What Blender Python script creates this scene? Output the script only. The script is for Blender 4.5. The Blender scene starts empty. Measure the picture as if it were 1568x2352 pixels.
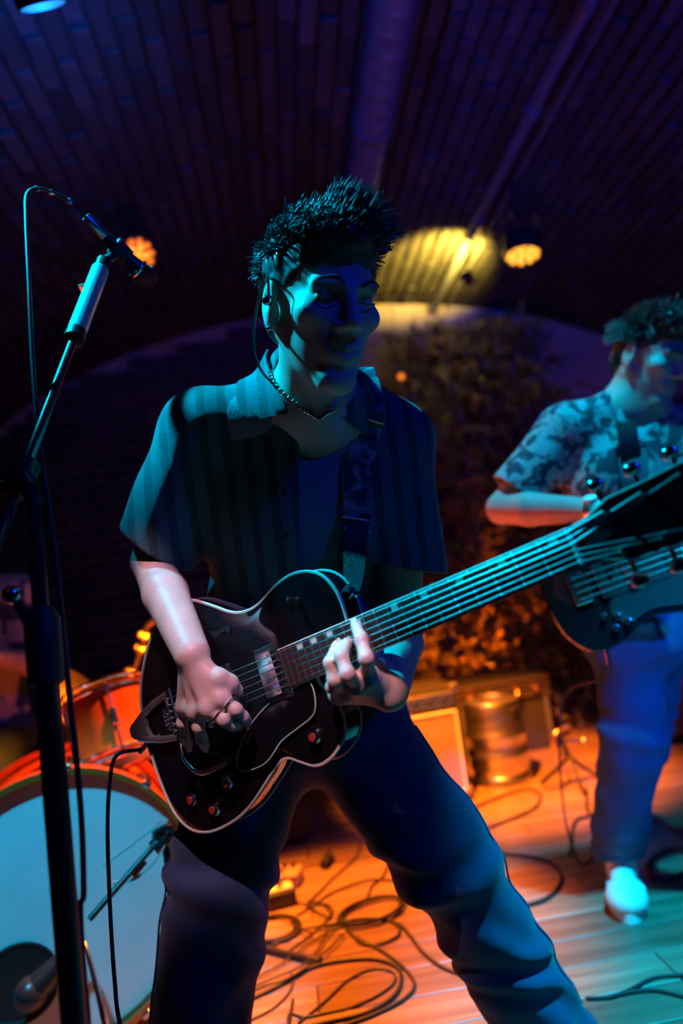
import bpy, bmesh, math, random
import numpy as np
from mathutils import Vector, Matrix

random.seed(7)
rng = np.random.default_rng(7)
scene = bpy.context.scene
col = scene.collection

# ------------------------------------------------------------------ camera
FPX = 1568.0                       # focal length in pixels of the 1568 x 2352 frame (24 mm on 36 mm)
CAM = np.array([0.0, 0.0, 1.0])
_y, _p, _r = np.radians([5.2, 6.43, 7.5])
FW = np.array([np.sin(_y)*np.cos(_p), np.cos(_y)*np.cos(_p), np.sin(_p)])
_rt = np.array([np.cos(_y), -np.sin(_y), 0.0])
_up = np.cross(_rt, FW)
RT = _rt*np.cos(_r) - _up*np.sin(_r)
UP = _up*np.cos(_r) + _rt*np.sin(_r)
cam_data = bpy.data.cameras.new('camera')
cam = bpy.data.objects.new('camera', cam_data)
col.objects.link(cam)
cam.matrix_world = Matrix(((RT[0], UP[0], -FW[0], CAM[0]), (RT[1], UP[1], -FW[1], CAM[1]),
                           (RT[2], UP[2], -FW[2], CAM[2]), (0, 0, 0, 1)))
cam_data.sensor_fit = 'VERTICAL'
cam_data.sensor_height = 36.0
cam_data.sensor_width = 24.0
cam_data.lens = 24.0
cam_data.clip_start = 0.02
cam_data.dof.use_dof = True
cam_data.dof.focus_distance = 1.08
cam_data.dof.aperture_fstop = 1.5
scene.camera = cam

def ray(px, py): return FW + RT*((px-784)/FPX) + UP*((1176-py)/FPX)
def AY(px, py, Y): d = ray(px, py); return CAM + d*(Y/d[1])
def AZ(px, py, z): d = ray(px, py); return CAM + d*((z-CAM[2])/d[2])
def proj(P):
    v = np.asarray(P) - CAM
    D = v @ FW
    return 784+FPX*(v @ RT)/D, 1176-FPX*(v @ UP)/D, D

# ------------------------------------------------------------------ world, lights, exposure
scene.view_settings.view_transform = 'Standard'
scene.view_settings.look = 'None'
scene.view_settings.gamma = 1.0
scene.view_settings.use_curve_mapping = False
scene.view_settings.exposure = 0.0
w = bpy.data.worlds.new('club_dark')
scene.world = w
w.use_nodes = True
w.node_tree.nodes['Background'].inputs[0].default_value = (0.10, 0.14, 0.5, 1)
w.node_tree.nodes['Background'].inputs[1].default_value = 0.003

def spot(name, loc, aim, color, power, angle=60, blend=0.5, size=0.05):
    l = bpy.data.lights.new(name, 'SPOT')
    l.color = color; l.energy = power
    l.spot_size = math.radians(angle); l.spot_blend = blend; l.shadow_soft_size = size
    o = bpy.data.objects.new(name, l)
    col.objects.link(o)
    o.location = loc
    d = Vector(aim) - Vector(loc)
    o.rotation_euler = d.to_track_quat('-Z', 'Y').to_euler()
    return o

CYAN = (0.0, 0.58, 1.0); BLUE = (0.0, 0.03, 1.0); PINK = (1.0, 0.58, 0.74); ORANGE = (1.0, 0.20, 0.004); YELLOW = (1.0, 0.60, 0.06)
spot('stage_light_cyan_front', (-0.90, 1.27, 2.72), (0.00, 1.12, 1.40), CYAN, 640, 28, 0.8, 0.05)
spot('stage_light_cyan_drum', (-0.70, 0.55, 2.75), (-0.52, 1.75, 0.24), CYAN, 400, 17.5, 0.3, 0.05)
spot('stage_light_cyan_right', (0.90, 0.65, 2.75), (0.86, 1.50, 0.0), CYAN, 1100, 33, 0.6, 0.05)
spot('stage_light_cyan_bass', (0.66, 1.45, 2.92), (1.02, 1.85, 1.2), CYAN, 220, 38, 0.6, 0.05)
spot('stage_light_blue_right', (1.6, -0.6, 2.7), (0.4, 1.7, 0.6), BLUE, 62, 75, 0.6, 0.10)
spot('stage_light_blue_bass', (1.25, -0.6, 1.75), (1.02, 1.95, 0.58), (0.0, 0.15, 1.0), 560, 15, 0.7, 0.06)
spot('stage_light_blue_vault', (2.6, 0.6, 1.7), (2.0, 2.8, 3.3), BLUE, 200, 100, 0.9, 0.10)
spot('stage_light_blue_duct', (-0.30, 0.20, 2.30), (0.72, 2.5, 3.05), (0.0, 0.06, 1.0), 260, 30, 0.8, 0.05)
PINK_AT = np.array([-0.15, -0.15, 2.30])
spot('stage_light_pink_front', PINK_AT, PINK_AT+np.array([0.04, 0.92, -1.0]), PINK, 135, 23, 0.4, 0.006)
spot('stage_light_orange_centre', (-0.45, 2.60, 2.85), (0.00, 2.15, 0.0), ORANGE, 2000, 30, 0.7, 0.04)
spot('stage_light_orange_keg', (0.20, 2.00, 2.85), (0.84, 3.20, 0.30), ORANGE, 3600, 31, 0.7, 0.04)
spot('stage_light_orange_drums', (0.50, 2.15, 2.85), (-0.55, 2.15, 0.55), ORANGE, 1100, 30, 0.6, 0.04)
spot('red_bounce_fill', (-0.30, 2.60, 0.30), (0.68, 1.90, 1.15), (1.0, 0.10, 0.03), 45, 40, 0.6, 0.04)  # added fill standing in for warm bounce off the floor; no lamp there
# ------------------------------------------------------------------ helpers
ORIGIN = {}
def V(p): return np.asarray(p, dtype=float)
def link(o, parent=None):
    col.objects.link(o)
    if parent is not None:
        o.parent = parent
    return o
def tag(o, label=None, cat=None, group=None, kind=None):
    if label: o['label'] = label
    if cat: o['category'] = cat
    if group: o['group'] = group
    if kind: o['kind'] = kind
    return o
def thing(name, label, cat, loc=(0, 0, 0), group=None):
    o = bpy.data.objects.new(name, None)
    o.empty_display_size = 0.05
    o.location = tuple(float(c) for c in loc)
    link(o); ORIGIN[o.name] = V(loc)
    return tag(o, label, cat, group)
def mk(name, verts, faces, material, parent=None, smooth=True, recalc=True, origin=None):
    """one mesh object; verts are in world coordinates"""
    verts = np.asarray(verts, dtype=float)
    if parent is not None:
        off = ORIGIN[parent.name]
    else:
        off = V(origin) if origin is not None else np.zeros(3)
    me = bpy.data.meshes.new(name)
    me.from_pydata((verts-off).tolist(), [], faces)
    if recalc:
        bm = bmesh.new(); bm.from_mesh(me)
        bmesh.ops.recalc_face_normals(bm, faces=bm.faces)
        bm.to_mesh(me); bm.free()
    me.polygons.foreach_set('use_smooth', [bool(smooth)]*len(me.polygons))
    me.materials.append(material)
    o = bpy.data.objects.new(name, me)
    link(o, parent)
    if parent is None:
        o.location = tuple(off)
    ORIGIN[o.name] = off
    return o
def basis(d):
    d = V(d)/np.linalg.norm(d)
    a = V((0, 0, 1)) if abs(d[2]) < 0.9 else V((1, 0, 0))
    s = np.cross(a, d); s /= np.linalg.norm(s)
    return s, np.cross(d, s), d
def frame(o, x, z):
    """4x4 with columns x, y, z"""
    x = V(x)/np.linalg.norm(x); z = V(z)
    z = z - x*(z @ x); z /= np.linalg.norm(z)
    y = np.cross(z, x)
    M = np.eye(4); M[:3, 0] = x; M[:3, 1] = y; M[:3, 2] = z; M[:3, 3] = o
    return M
def tr(M, P):
    P = np.atleast_2d(V(P))
    return P @ M[:3, :3].T + M[:3, 3]
def catmull(pts, n=8, closed=False):
    P = np.asarray(pts, dtype=float)
    N = len(P); out = []
    rngs = range(N) if closed else range(N-1)
    for i in rngs:
        if closed:
            p0, p1, p2, p3 = P[(i-1) % N], P[i], P[(i+1) % N], P[(i+2) % N]
        else:
            p0, p1, p2, p3 = P[max(i-1, 0)], P[i], P[i+1], P[min(i+2, N-1)]
        for k in range(n):
            t = k/n
            out.append(0.5*((2*p1) + (-p0+p2)*t + (2*p0-5*p1+4*p2-p3)*t*t + (-p0+3*p1-3*p2+p3)*t**3))
    if not closed:
        out.append(P[-1])
    return np.array(out)
class MB:
    def __init__(s): s.v = []; s.f = []
    def add(s, v, f):
        b = len(s.v)
        s.v += [tuple(p) for p in np.asarray(v, dtype=float)]
        s.f += [tuple(int(i)+b for i in q) for q in f]
        return s
    def box(s, c, size, M=None, bev=0.0):
        x, y, z = V(size)/2
        if bev > 0:
            b = min(bev, 0.45*min(size)); v = []; ids = {}
            for sx in (-1, 1):
                for sy in (-1, 1):
                    for sz in (-1, 1):
                        ids[sx, sy, sz] = len(v)
                        v += [(sx*x, sy*(y-b), sz*(z-b)), (sx*(x-b), sy*y, sz*(z-b)), (sx*(x-b), sy*(y-b), sz*z)]
            f = []
            q = [(-1, -1), (1, -1), (1, 1), (-1, 1)]
            for a in (-1, 1):
                f.append([ids[a, i, j] for i, j in q]); f.append([ids[i, a, j]+1 for i, j in q]); f.append([ids[i, j, a]+2 for i, j in q])
            for i in (-1, 1):
                for j in (-1, 1):
                    f.append([ids[i, j, -1], ids[i, j, 1], ids[i, j, 1]+1, ids[i, j, -1]+1])
                    f.append([ids[i, -1, j], ids[i, 1, j], ids[i, 1, j]+2, ids[i, -1, j]+2])
                    f.append([ids[-1, i, j]+1, ids[1, i, j]+1, ids[1, i, j]+2, ids[-1, i, j]+2])
            for k in ids.values(): f.append([k, k+1, k+2])
        else:
            v = [(i, j, k) for i in (-x, x) for j in (-y, y) for k in (-z, z)]
            f = [(0, 1, 3, 2), (4, 6, 7, 5), (0, 4, 5, 1), (2, 3, 7, 6), (0, 2, 6, 4), (1, 5, 7, 3)]
        v = V(v) + V(c)
        if M is not None: v = tr(M, v)
        return s.add(v, f)
    def tube(s, path, r, seg=10, M=None, closed=False):
        P = V(path); n = len(P)
        R = np.broadcast_to(np.asarray(r, dtype=float), (n,))
        T = np.gradient(P, axis=0) if not closed else np.roll(P, -1, 0)-np.roll(P, 1, 0)
        T /= np.linalg.norm(T, axis=1)[:, None]+1e-12
        a, b, _ = basis(T[0]); v = []
        for i in range(n):
            a = a - T[i]*(a @ T[i]); a /= np.linalg.norm(a); b = np.cross(T[i], a)
            for k in range(seg):
                t = 2*math.pi*k/seg
                v.append(P[i] + R[i]*(a*math.cos(t)+b*math.sin(t)))
        f = []
        for i in range(n if closed else n-1):
            j = (i+1) % n
            for k in range(seg):
                l = (k+1) % seg
                f.append((i*seg+k, i*seg+l, j*seg+l, j*seg+k))
        if not closed:
            f.append(tuple(range(seg))[::-1]); f.append(tuple((n-1)*seg+k for k in range(seg)))
        v = V(v)
        if M is not None: v = tr(M, v)
        return s.add(v, f)
    def rod(s, a, b, r, r2=None, seg=12):
        return s.tube([a, b], [r, r if r2 is None else r2], seg)
    def lathe(s, prof, o, axis, seg=28, M=None, ring=False):
        """prof: list of (radius, height along axis)"""
        a, b, d = basis(axis); o = V(o); v = []; f = []
        for (r, h) in prof:
            for k in range(seg):
                t = 2*math.pi*k/seg
                v.append(o + d*h + max(r, 1e-5)*(a*math.cos(t)+b*math.sin(t)))
        n = len(prof)
        for i in range(n-1):
            for k in range(seg):
                l = (k+1) % seg
                f.append((i*seg+k, i*seg+l, (i+1)*seg+l, (i+1)*seg+k))
        if ring:
            for k in range(seg):
                l = (k+1) % seg
                f.append(((n-1)*seg+k, (n-1)*seg+l, l, k))
        else:
            f.append(tuple(range(seg))[::-1]); f.append(tuple((n-1)*seg+k for k in range(seg)))
        v = V(v)
        if M is not None: v = tr(M, v)
        return s.add(v, f)
    def prism(s, outline, z0, z1, M):
        n = len(outline); O = V(outline)
        v = np.vstack([np.c_[O, np.full(n, z0)], np.c_[O, np.full(n, z1)]])
        f = [tuple(range(n))[::-1], tuple(range(n, 2*n))] + [(i, (i+1) % n, n+(i+1) % n, n+i) for i in range(n)]
        return s.add(tr(M, v), f)
    def strip(s, L, Rr, thick, nrm=None):
        """ribbon between two polylines given a thickness"""
        L = V(L); Rr = V(Rr); n = len(L)
        T = np.gradient((L+Rr)/2, axis=0)
        N = np.cross(T, Rr-L); N /= np.linalg.norm(N, axis=1)[:, None]+1e-12
        v = np.vstack([L, Rr, L+N*thick, Rr+N*thick]); f = []
        for i in range(n-1):
            f += [(i, i+1, n+i+1, n+i), (2*n+i, 3*n+i, 3*n+i+1, 2*n+i+1), (i, 2*n+i, 2*n+i+1, i+1), (n+i, n+i+1, 3*n+i+1, 3*n+i)]
        f += [(0, n, 3*n, 2*n), (n-1, 3*n-1, 4*n-1, 2*n-1)]
        return s.add(v, f)
    def ball(s, c, r, rings=10, seg=16, M=None):
        r = np.broadcast_to(V(r), (3,)); v = []; f = []
        for i in range(1, rings):
            ph = math.pi*i/rings
            for k in range(seg):
                t = 2*math.pi*k/seg
                v.append((r[0]*math.sin(ph)*math.cos(t), r[1]*math.sin(ph)*math.sin(t), r[2]*math.cos(ph)))
        v += [(0, 0, r[2]), (0, 0, -r[2])]
        nb = len(v)
        for i in range(rings-2):
            for k in range(seg):
                l = (k+1) % seg
                f.append((i*seg+k, (i+1)*seg+k, (i+1)*seg+l, i*seg+l))
        for k in range(seg):
            l = (k+1) % seg
            f.append((k, l, nb-2)); f.append(((rings-2)*seg+k, nb-1, (rings-2)*seg+l))
        v = V(v) + V(c)
        if M is not None: v = tr(M, v)
        return s.add(v, f)
    def build(s, name, material, parent=None, smooth=False, origin=None):
        o = mk(name, s.v, s.f, material, parent, smooth=False, origin=origin)
        if smooth:
            o.data.polygons.foreach_set('use_smooth', [True]*len(o.data.polygons))
            try: o.data.set_sharp_from_angle(angle=math.radians(40))
            except Exception: pass
        return o

# ------------------------------------------------------------------ materials
def mat(name, color, rough=0.5, metal=0.0, spec=0.5, emit=None, power=0.0, var=0.0, vscale=8.0, bump=0.0, bscale=60.0,
        rand=0.0, stretch=None, color2=None, cscale=5.0, cmix=(0.4, 0.6), wave=None, coat=0.0, trans=0.0, sheen=0.0):
    m = bpy.data.materials.new(name); m.use_nodes = True
    nt = m.node_tree; b = nt.nodes['Principled BSDF']; N = nt.nodes.new; L = nt.links.new
    b.inputs['Base Color'].default_value = (*color, 1); b.inputs['Roughness'].default_value = rough
    b.inputs['Metallic'].default_value = metal; b.inputs['Specular IOR Level'].default_value = spec
    b.inputs['Coat Weight'].default_value = coat; b.inputs['Transmission Weight'].default_value = trans
    b.inputs['Sheen Weight'].default_value = sheen
    if emit:
        b.inputs['Emission Color'].default_value = (*emit, 1); b.inputs['Emission Strength'].default_value = power
    tc = N('ShaderNodeTexCoord'); vec = tc.outputs['Object']
    if stretch:
        mp = N('ShaderNodeMapping'); mp.inputs['Scale'].default_value = stretch
        L(vec, mp.inputs[0]); vec = mp.outputs[0]
    c = None
    if color2:
        n = N('ShaderNodeTexNoise'); n.inputs['Scale'].default_value = cscale; n.inputs['Detail'].default_value = 3
        L(vec, n.inputs['Vector'])
        r = N('ShaderNodeMapRange'); r.inputs[1].default_value = cmix[0]; r.inputs[2].default_value = cmix[1]
        L(n.outputs[0], r.inputs[0])
        mx = N('ShaderNodeMix'); mx.data_type = 'RGBA'
        mx.inputs[6].default_value = (*color, 1); mx.inputs[7].default_value = (*color2, 1)
        L(r.outputs[0], mx.inputs[0]); c = mx.outputs[2]
    fac = None
    if var or rand:
        src = []
        if var:
            n = N('ShaderNodeTexNoise'); n.inputs['Scale'].default_value = vscale; n.inputs['Detail'].default_value = 5
            L(vec, n.inputs['Vector'])
            r = N('ShaderNodeMapRange'); r.inputs[1].default_value = 0.25; r.inputs[2].default_value = 0.75
            r.inputs[3].default_value = 1-var; r.inputs[4].default_value = 1+var
            L(n.outputs[0], r.inputs[0]); src.append(r.outputs[0])
        if rand:
            oi = N('ShaderNodeObjectInfo')
            r = N('ShaderNodeMapRange'); r.inputs[3].default_value = 1-rand; r.inputs[4].default_value = 1+rand
            L(oi.outputs['Random'], r.inputs[0]); src.append(r.outputs[0])
        fac = src[0]
        if len(src) == 2:
            mm = N('ShaderNodeMath'); mm.operation = 'MULTIPLY'
            L(src[0], mm.inputs[0]); L(src[1], mm.inputs[1]); fac = mm.outputs[0]
        vm = N('ShaderNodeVectorMath'); vm.operation = 'SCALE'
        if c is not None: L(c, vm.inputs[0])
        else: vm.inputs[0].default_value = color
        L(fac, vm.inputs['Scale']); c = vm.outputs[0]
    if c is not None: L(c, b.inputs['Base Color'])
    if bump:
        n = N('ShaderNodeTexNoise'); n.inputs['Scale'].default_value = bscale; n.inputs['Detail'].default_value = 4
        L(vec, n.inputs['Vector'])
        bp = N('ShaderNodeBump'); bp.inputs['Strength'].default_value = bump; bp.inputs['Distance'].default_value = 0.01
        L(n.outputs[0], bp.inputs['Height']); L(bp.outputs[0], b.inputs['Normal'])
    if wave:
        wv = N('ShaderNodeTexWave'); wv.bands_direction = wave[0]; wv.inputs['Scale'].default_value = wave[1]
        wv.inputs['Distortion'].default_value = wave[3] if len(wave) > 3 else 0.4
        L(vec, wv.inputs['Vector'])
        bp = N('ShaderNodeBump'); bp.inputs['Strength'].default_value = wave[2]; bp.inputs['Distance'].default_value = 0.004
        L(wv.outputs['Fac'], bp.inputs['Height']); L(bp.outputs[0], b.inputs['Normal'])
    return m
M_ = dict(
    brick=mat('vault_brick', (0.036, 0.037, 0.043), 0.85, var=0.45, vscale=9, bump=0.8, bscale=35, rand=0.45, color2=(0.026, 0.027, 0.032), cscale=3),
    mortar=mat('mortar', (0.022, 0.022, 0.024), 0.95, var=0.3, bump=0.5),
    plaster=mat('plaster', (0.36, 0.32, 0.25), 0.9, var=0.25, vscale=4, bump=0.3, bscale=25),
    plank=mat('floor_plank', (0.27, 0.175, 0.12), 0.38, rand=0.35, var=0.4, vscale=9, stretch=(0.35, 6, 6), bump=0.25, bscale=14, color2=(0.19, 0.115, 0.075), cscale=4),
    gap=mat('floor_gap', (0.02, 0.014, 0.01), 0.9),
    black=mat('black_metal', (0.012, 0.012, 0.014), 0.35, spec=0.5, bump=0.05),
    rubber=mat('black_rubber', (0.014, 0.014, 0.016), 0.55),
    plastic=mat('black_plastic', (0.02, 0.02, 0.022), 0.3),
    chrome=mat('chrome', (0.75, 0.75, 0.76), 0.16, metal=1.0),
    steel=mat('brushed_steel', (0.62, 0.60, 0.57), 0.33, metal=1.0, bump=0.08, bscale=20),
    galv=mat('galvanised_steel', (0.10, 0.115, 0.15), 0.45, metal=0.1, var=0.2),
    tolex=mat('black_tolex', (0.02, 0.02, 0.02), 0.6, bump=0.6, bscale=300),
    grille=mat('grille_cloth', (0.32, 0.24, 0.16), 0.85, var=0.2, wave=('DIAGONAL', 60, 0.7)),
    piping=mat('white_piping', (0.75, 0.70, 0.60), 0.5),
    white=mat('off_white', (0.75, 0.74, 0.70), 0.5),
    drumwood=mat('orange_drum_lacquer', (0.62, 0.10, 0.012), 0.22, coat=0.5, var=0.2, stretch=(1, 1, 6)),
    drumhead=mat('drum_head', (0.62, 0.66, 0.68), 0.55, var=0.06),
    hoop=mat('drum_hoop', (0.56, 0.08, 0.012), 0.3, coat=0.4, var=0.2),
    brass=mat('cymbal_bronze', (0.72, 0.48, 0.18), 0.3, metal=1.0, wave=('DIAGONAL', 40, 0.1)),
    gloss=mat('guitar_black_gloss', (0.006, 0.006, 0.008), 0.06, spec=0.6, coat=1.0),
    binding=mat('cream_binding', (0.62, 0.58, 0.48), 0.35),
    rosewood=mat('rosewood', (0.045, 0.02, 0.013), 0.6, spec=0.2, var=0.35, vscale=20, stretch=(1, 1, 1)),
    skin=mat('skin', (0.66, 0.44, 0.36), 0.48, var=0.12, vscale=25, bump=0.06, bscale=220),
    lip=mat('lip', (0.42, 0.18, 0.15), 0.4),
    hair=mat('dark_hair', (0.05, 0.046, 0.046), 0.5, spec=0.5),
    denim=mat('denim', (0.02, 0.04, 0.11), 0.85, var=0.3, vscale=14, bump=0.10, bscale=420, sheen=0.1),
    tee=mat('tee_cotton', (0.20, 0.21, 0.24), 0.9, bump=0.2, bscale=300),
    darkpants=mat('dark_denim', (0.025, 0.06, 0.14), 0.85, var=0.25, bump=0.1, bscale=400),
    shoewhite=mat('white_leather', (0.75, 0.75, 0.74), 0.5, bump=0.1),
    leather=mat('dark_leather', (0.025, 0.02, 0.018), 0.4, bump=0.3, bscale=150),
    leaf=mat('leaf_green', (0.16, 0.13, 0.04), 0.45, rand=0.4, var=0.3, vscale=20),
    stem=mat('plant_stem', (0.10, 0.08, 0.04), 0.8),
    led_o=mat('orange_led', (1, 0.4, 0.05), 0.4, emit=(1.0, 0.22, 0.01), power=1.3),
    led_y=mat('amber_led_core', (1, 0.5, 0.1), 0.4, emit=(1.0, 0.40, 0.025), power=1.9),
    led_c=mat('cyan_lens', (0.2, 0.8, 1), 0.4, emit=(0.10, 0.85, 1.0), power=9.0),
    lens_d=mat('lamp_glass_amber', (0.30, 0.06, 0.02), 0.25, coat=0.5),
)
# ribbed dark shirt with broad stripes
def stripe_mat(name, c1, c2, scale, rib):
    m = mat(name, c1, 0.75, sheen=0.25)
    nt = m.node_tree; b = nt.nodes['Principled BSDF']; N = nt.nodes.new; L = nt.links.new
    tc = N('ShaderNodeTexCoord')
    wv = N('ShaderNodeTexWave'); wv.bands_direction = 'X'; wv.inputs['Scale'].default_value = scale; wv.inputs['Distortion'].default_value = 0.6
    wv.inputs['Detail'].default_value = 1
    L(tc.outputs['Object'], wv.inputs['Vector'])
    r = N('ShaderNodeValToRGB'); r.color_ramp.elements[0].position = 0.25; r.color_ramp.elements[1].position = 0.5
    r.color_ramp.elements[0].color = (*c1, 1); r.color_ramp.elements[1].color = (*c2, 1)
    L(wv.outputs['Fac'], r.inputs[0]); L(r.outputs[0], b.inputs['Base Color'])
    w2 = N('ShaderNodeTexWave'); w2.bands_direction = 'Z'; w2.inputs['Scale'].default_value = rib; w2.inputs['Distortion'].default_value = 0.8
    L(tc.outputs['Object'], w2.inputs['Vector'])
    bp = N('ShaderNodeBump'); bp.inputs['Strength'].default_value = 0.4; bp.inputs['Distance'].default_value = 0.002
    L(w2.outputs['Fac'], bp.inputs['Height']); L(bp.outputs[0], b.inputs['Normal'])
    return m
M_['bstring'] = mat('bass_string', (0.25, 0.25, 0.27), 0.4, metal=1.0)
M_['shirt'] = stripe_mat('ribbed_dark_shirt', (0.008, 0.036, 0.044), (0.024, 0.105, 0.118), 9, 130)
# printed shirt: pale leaves on dark ground
def print_mat(name, c1, c2, scale, lo=0.46, hi=0.54, kind='noise'):
    m = mat(name, c1, 0.8, bump=0.15, bscale=300)
    nt = m.node_tree; b = nt.nodes['Principled BSDF']; N = nt.nodes.new; L = nt.links.new
    tc = N('ShaderNodeTexCoord')
    if kind == 'noise':
        t = N('ShaderNodeTexNoise'); t.inputs['Scale'].default_value = scale; t.inputs['Detail'].default_value = 3; t.inputs['Distortion'].default_value = 0.8
    else:
        t = N('ShaderNodeTexVoronoi'); t.distance = 'CHEBYCHEV'; t.inputs['Scale'].default_value = scale
    L(tc.outputs['Object'], t.inputs['Vector'])
    r = N('ShaderNodeValToRGB'); r.color_ramp.elements[0].position = lo; r.color_ramp.elements[1].position = hi
    r.color_ramp.elements[0].color = (*c1, 1); r.color_ramp.elements[1].color = (*c2, 1)
    L(t.outputs[0], r.inputs[0]); L(r.outputs[0], b.inputs['Base Color'])
    return m
M_['print'] = print_mat('printed_shirt', (0.05, 0.06, 0.08), (0.42, 0.42, 0.42), 26)
M_['blockprint'] = print_mat('block_print_shirt', (0.55, 0.42, 0.36), (0.05, 0.07, 0.12), 11, 0.40, 0.46, 'voronoi')
M_['strapweave'] = print_mat('woven_strap', (0.03, 0.035, 0.05), (0.32, 0.32, 0.32), 34, 0.45, 0.6)
# ------------------------------------------------------------------ signed distance modelling (people, clothes)
def smin(a, b, k):
    if k <= 0: return np.minimum(a, b)
    h = np.clip(0.5+0.5*(b-a)/k, 0, 1)
    return b*(1-h)+a*h - k*h*(1-h)
def smax(a, b, k): return -smin(-a, -b, k)
class Prim:
    __slots__ = ('f', 'c', 'r', 'k', 'op')
    def __init__(s, f, c, r, k=0.02, op='u'): s.f = f; s.c = V(c).astype(np.float32); s.r = r; s.k = k; s.op = op
def rc(a, b, ra, rb=None, k=0.02, op='u', flat=None):
    """round cone from a to b; flat=(direction, factor) squeezes it along a direction"""
    rb = ra if rb is None else rb
    a = V(a).astype(np.float32); b = V(b).astype(np.float32)
    ab = b-a; L2 = float(ab @ ab)+1e-9
    if flat is not None:
        fd = V(flat[0]).astype(np.float32); fd = fd/np.linalg.norm(fd); fk = 1/flat[1]-1
    def f(P):
        q = P-a
        t = np.clip((q @ ab)/L2, 0, 1)
        q = q - t[:, None]*ab
        if flat is not None:
            q = q + (q @ fd)[:, None]*fd*fk
        return np.sqrt(np.einsum('ij,ij->i', q, q)) - (ra+(rb-ra)*t)
    return Prim(f, (a+b)/2, float(np.sqrt(L2))/2+max(ra, rb), k, op)
def el(c, radii, axes=None, k=0.02, op='u'):
    c = V(c).astype(np.float32); rad = V(radii).astype(np.float32)
    A = np.eye(3, dtype=np.float32) if axes is None else np.asarray(axes, dtype=np.float32)
    def f(P):
        q = (P-c) @ A
        k0 = np.sqrt((((q/rad))**2).sum(1)); k1 = np.sqrt(((q/(rad*rad))**2).sum(1))
        return k0*(k0-1)/np.maximum(k1, 1e-6)
    return Prim(f, c, float(rad.max()), k, op)
def bx(c, half, axes=None, rnd=0.01, k=0.01, op='u'):
    c = V(c).astype(np.float32); h = V(half).astype(np.float32)
    A = np.eye(3, dtype=np.float32) if axes is None else np.asarray(axes, dtype=np.float32)
    def f(P):
        q = np.abs((P-c) @ A) - (h-rnd)
        return np.sqrt((np.maximum(q, 0)**2).sum(1)) + np.minimum(q.max(1), 0) - rnd
    return Prim(f, c, float(np.linalg.norm(h)), k, op)
def half(o, n, k=0.005):
    """cut away everything on the side n points to"""
    o = V(o).astype(np.float32); n = (V(n)/np.linalg.norm(n)).astype(np.float32)
    return Prim(lambda P: (P-o) @ n, o, 99, k, 'i')
def vnoise(P, seed=0):
    Q = np.floor(P).astype(np.int64); f = (P-Q).astype(np.float32); f = f*f*(3-2*f)
    def h(i, j, k):
        n = (Q[:, 0]+i)*374761393 + (Q[:, 1]+j)*668265263 + (Q[:, 2]+k)*2147483647 + seed*1274126177
        n = (n ^ (n >> 13))*1274126177 & 0x7fffffff
        n = (n ^ (n >> 16)) & 0xffff
        return n.astype(np.float32)/32767.5-1
    x, y, z = f[:, 0], f[:, 1], f[:, 2]
    def lx(j, k): return h(0, j, k)*(1-x)+h(1, j, k)*x
    return (lx(0, 0)*(1-y)+lx(1, 0)*y)*(1-z) + (lx(0, 1)*(1-y)+lx(1, 1)*y)*z
class SDF:
    def __init__(s, prims, disp=None): s.p = prims; s.disp = disp
    def __call__(s, P, cull=True):
        P = np.asarray(P, dtype=np.float32)
        d = np.full(len(P), 0.5, dtype=np.float32)
        if cull:
            c = (P.max(0)+P.min(0))/2; rad = float(np.linalg.norm(P.max(0)-P.min(0)))/2
        post = []
        for p in s.p:
            if cull and p.op != 'i' and np.linalg.norm(c-p.c) > rad+p.r+0.10+p.k: continue
            if p.op == 'u': d = smin(d, p.f(P), p.k)
            elif p.op == 's': post.append(p)
            else: post.append(p)
        if s.disp is not None: d = d + s.disp(P)
        for p in post:
            if p.op == 's': d = smax(d, -p.f(P), p.k)
            else: d = smax(d, p.f(P), p.k)
        return d
    def bounds(s):
        lo = np.min([p.c-p.r for p in s.p if p.op == 'u'], 0)-0.03
        hi = np.max([p.c+p.r for p in s.p if p.op == 'u'], 0)+0.03
        return lo, hi
    def hit(s, px, py, off=0.004, t0=0.3, t1=6.0):
        d = ray(px, py); d = d/np.linalg.norm(d)
        t = np.linspace(t0, t1, 2400)
        v = s((CAM+d*t[:, None]), cull=False)
        i = int(np.argmax(v < off))
        if v[i] >= off: return None
        return CAM+d*t[i]
    def push(s, P, off=0.004):
        """move points to the given distance off the surface"""
        P = np.atleast_2d(V(P)).astype(np.float32)
        for _ in range(6):
            d = s(P, cull=False); e = 0.003; g = np.zeros_like(P)
            for a in range(3):
                q = P.copy(); q[:, a] += e; g[:, a] = (s(q, cull=False)-d)/e
            g /= np.linalg.norm(g, axis=1)[:, None]+1e-6
            P = P + g*(off-d)[:, None]*0.8
        return P.astype(float)
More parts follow.
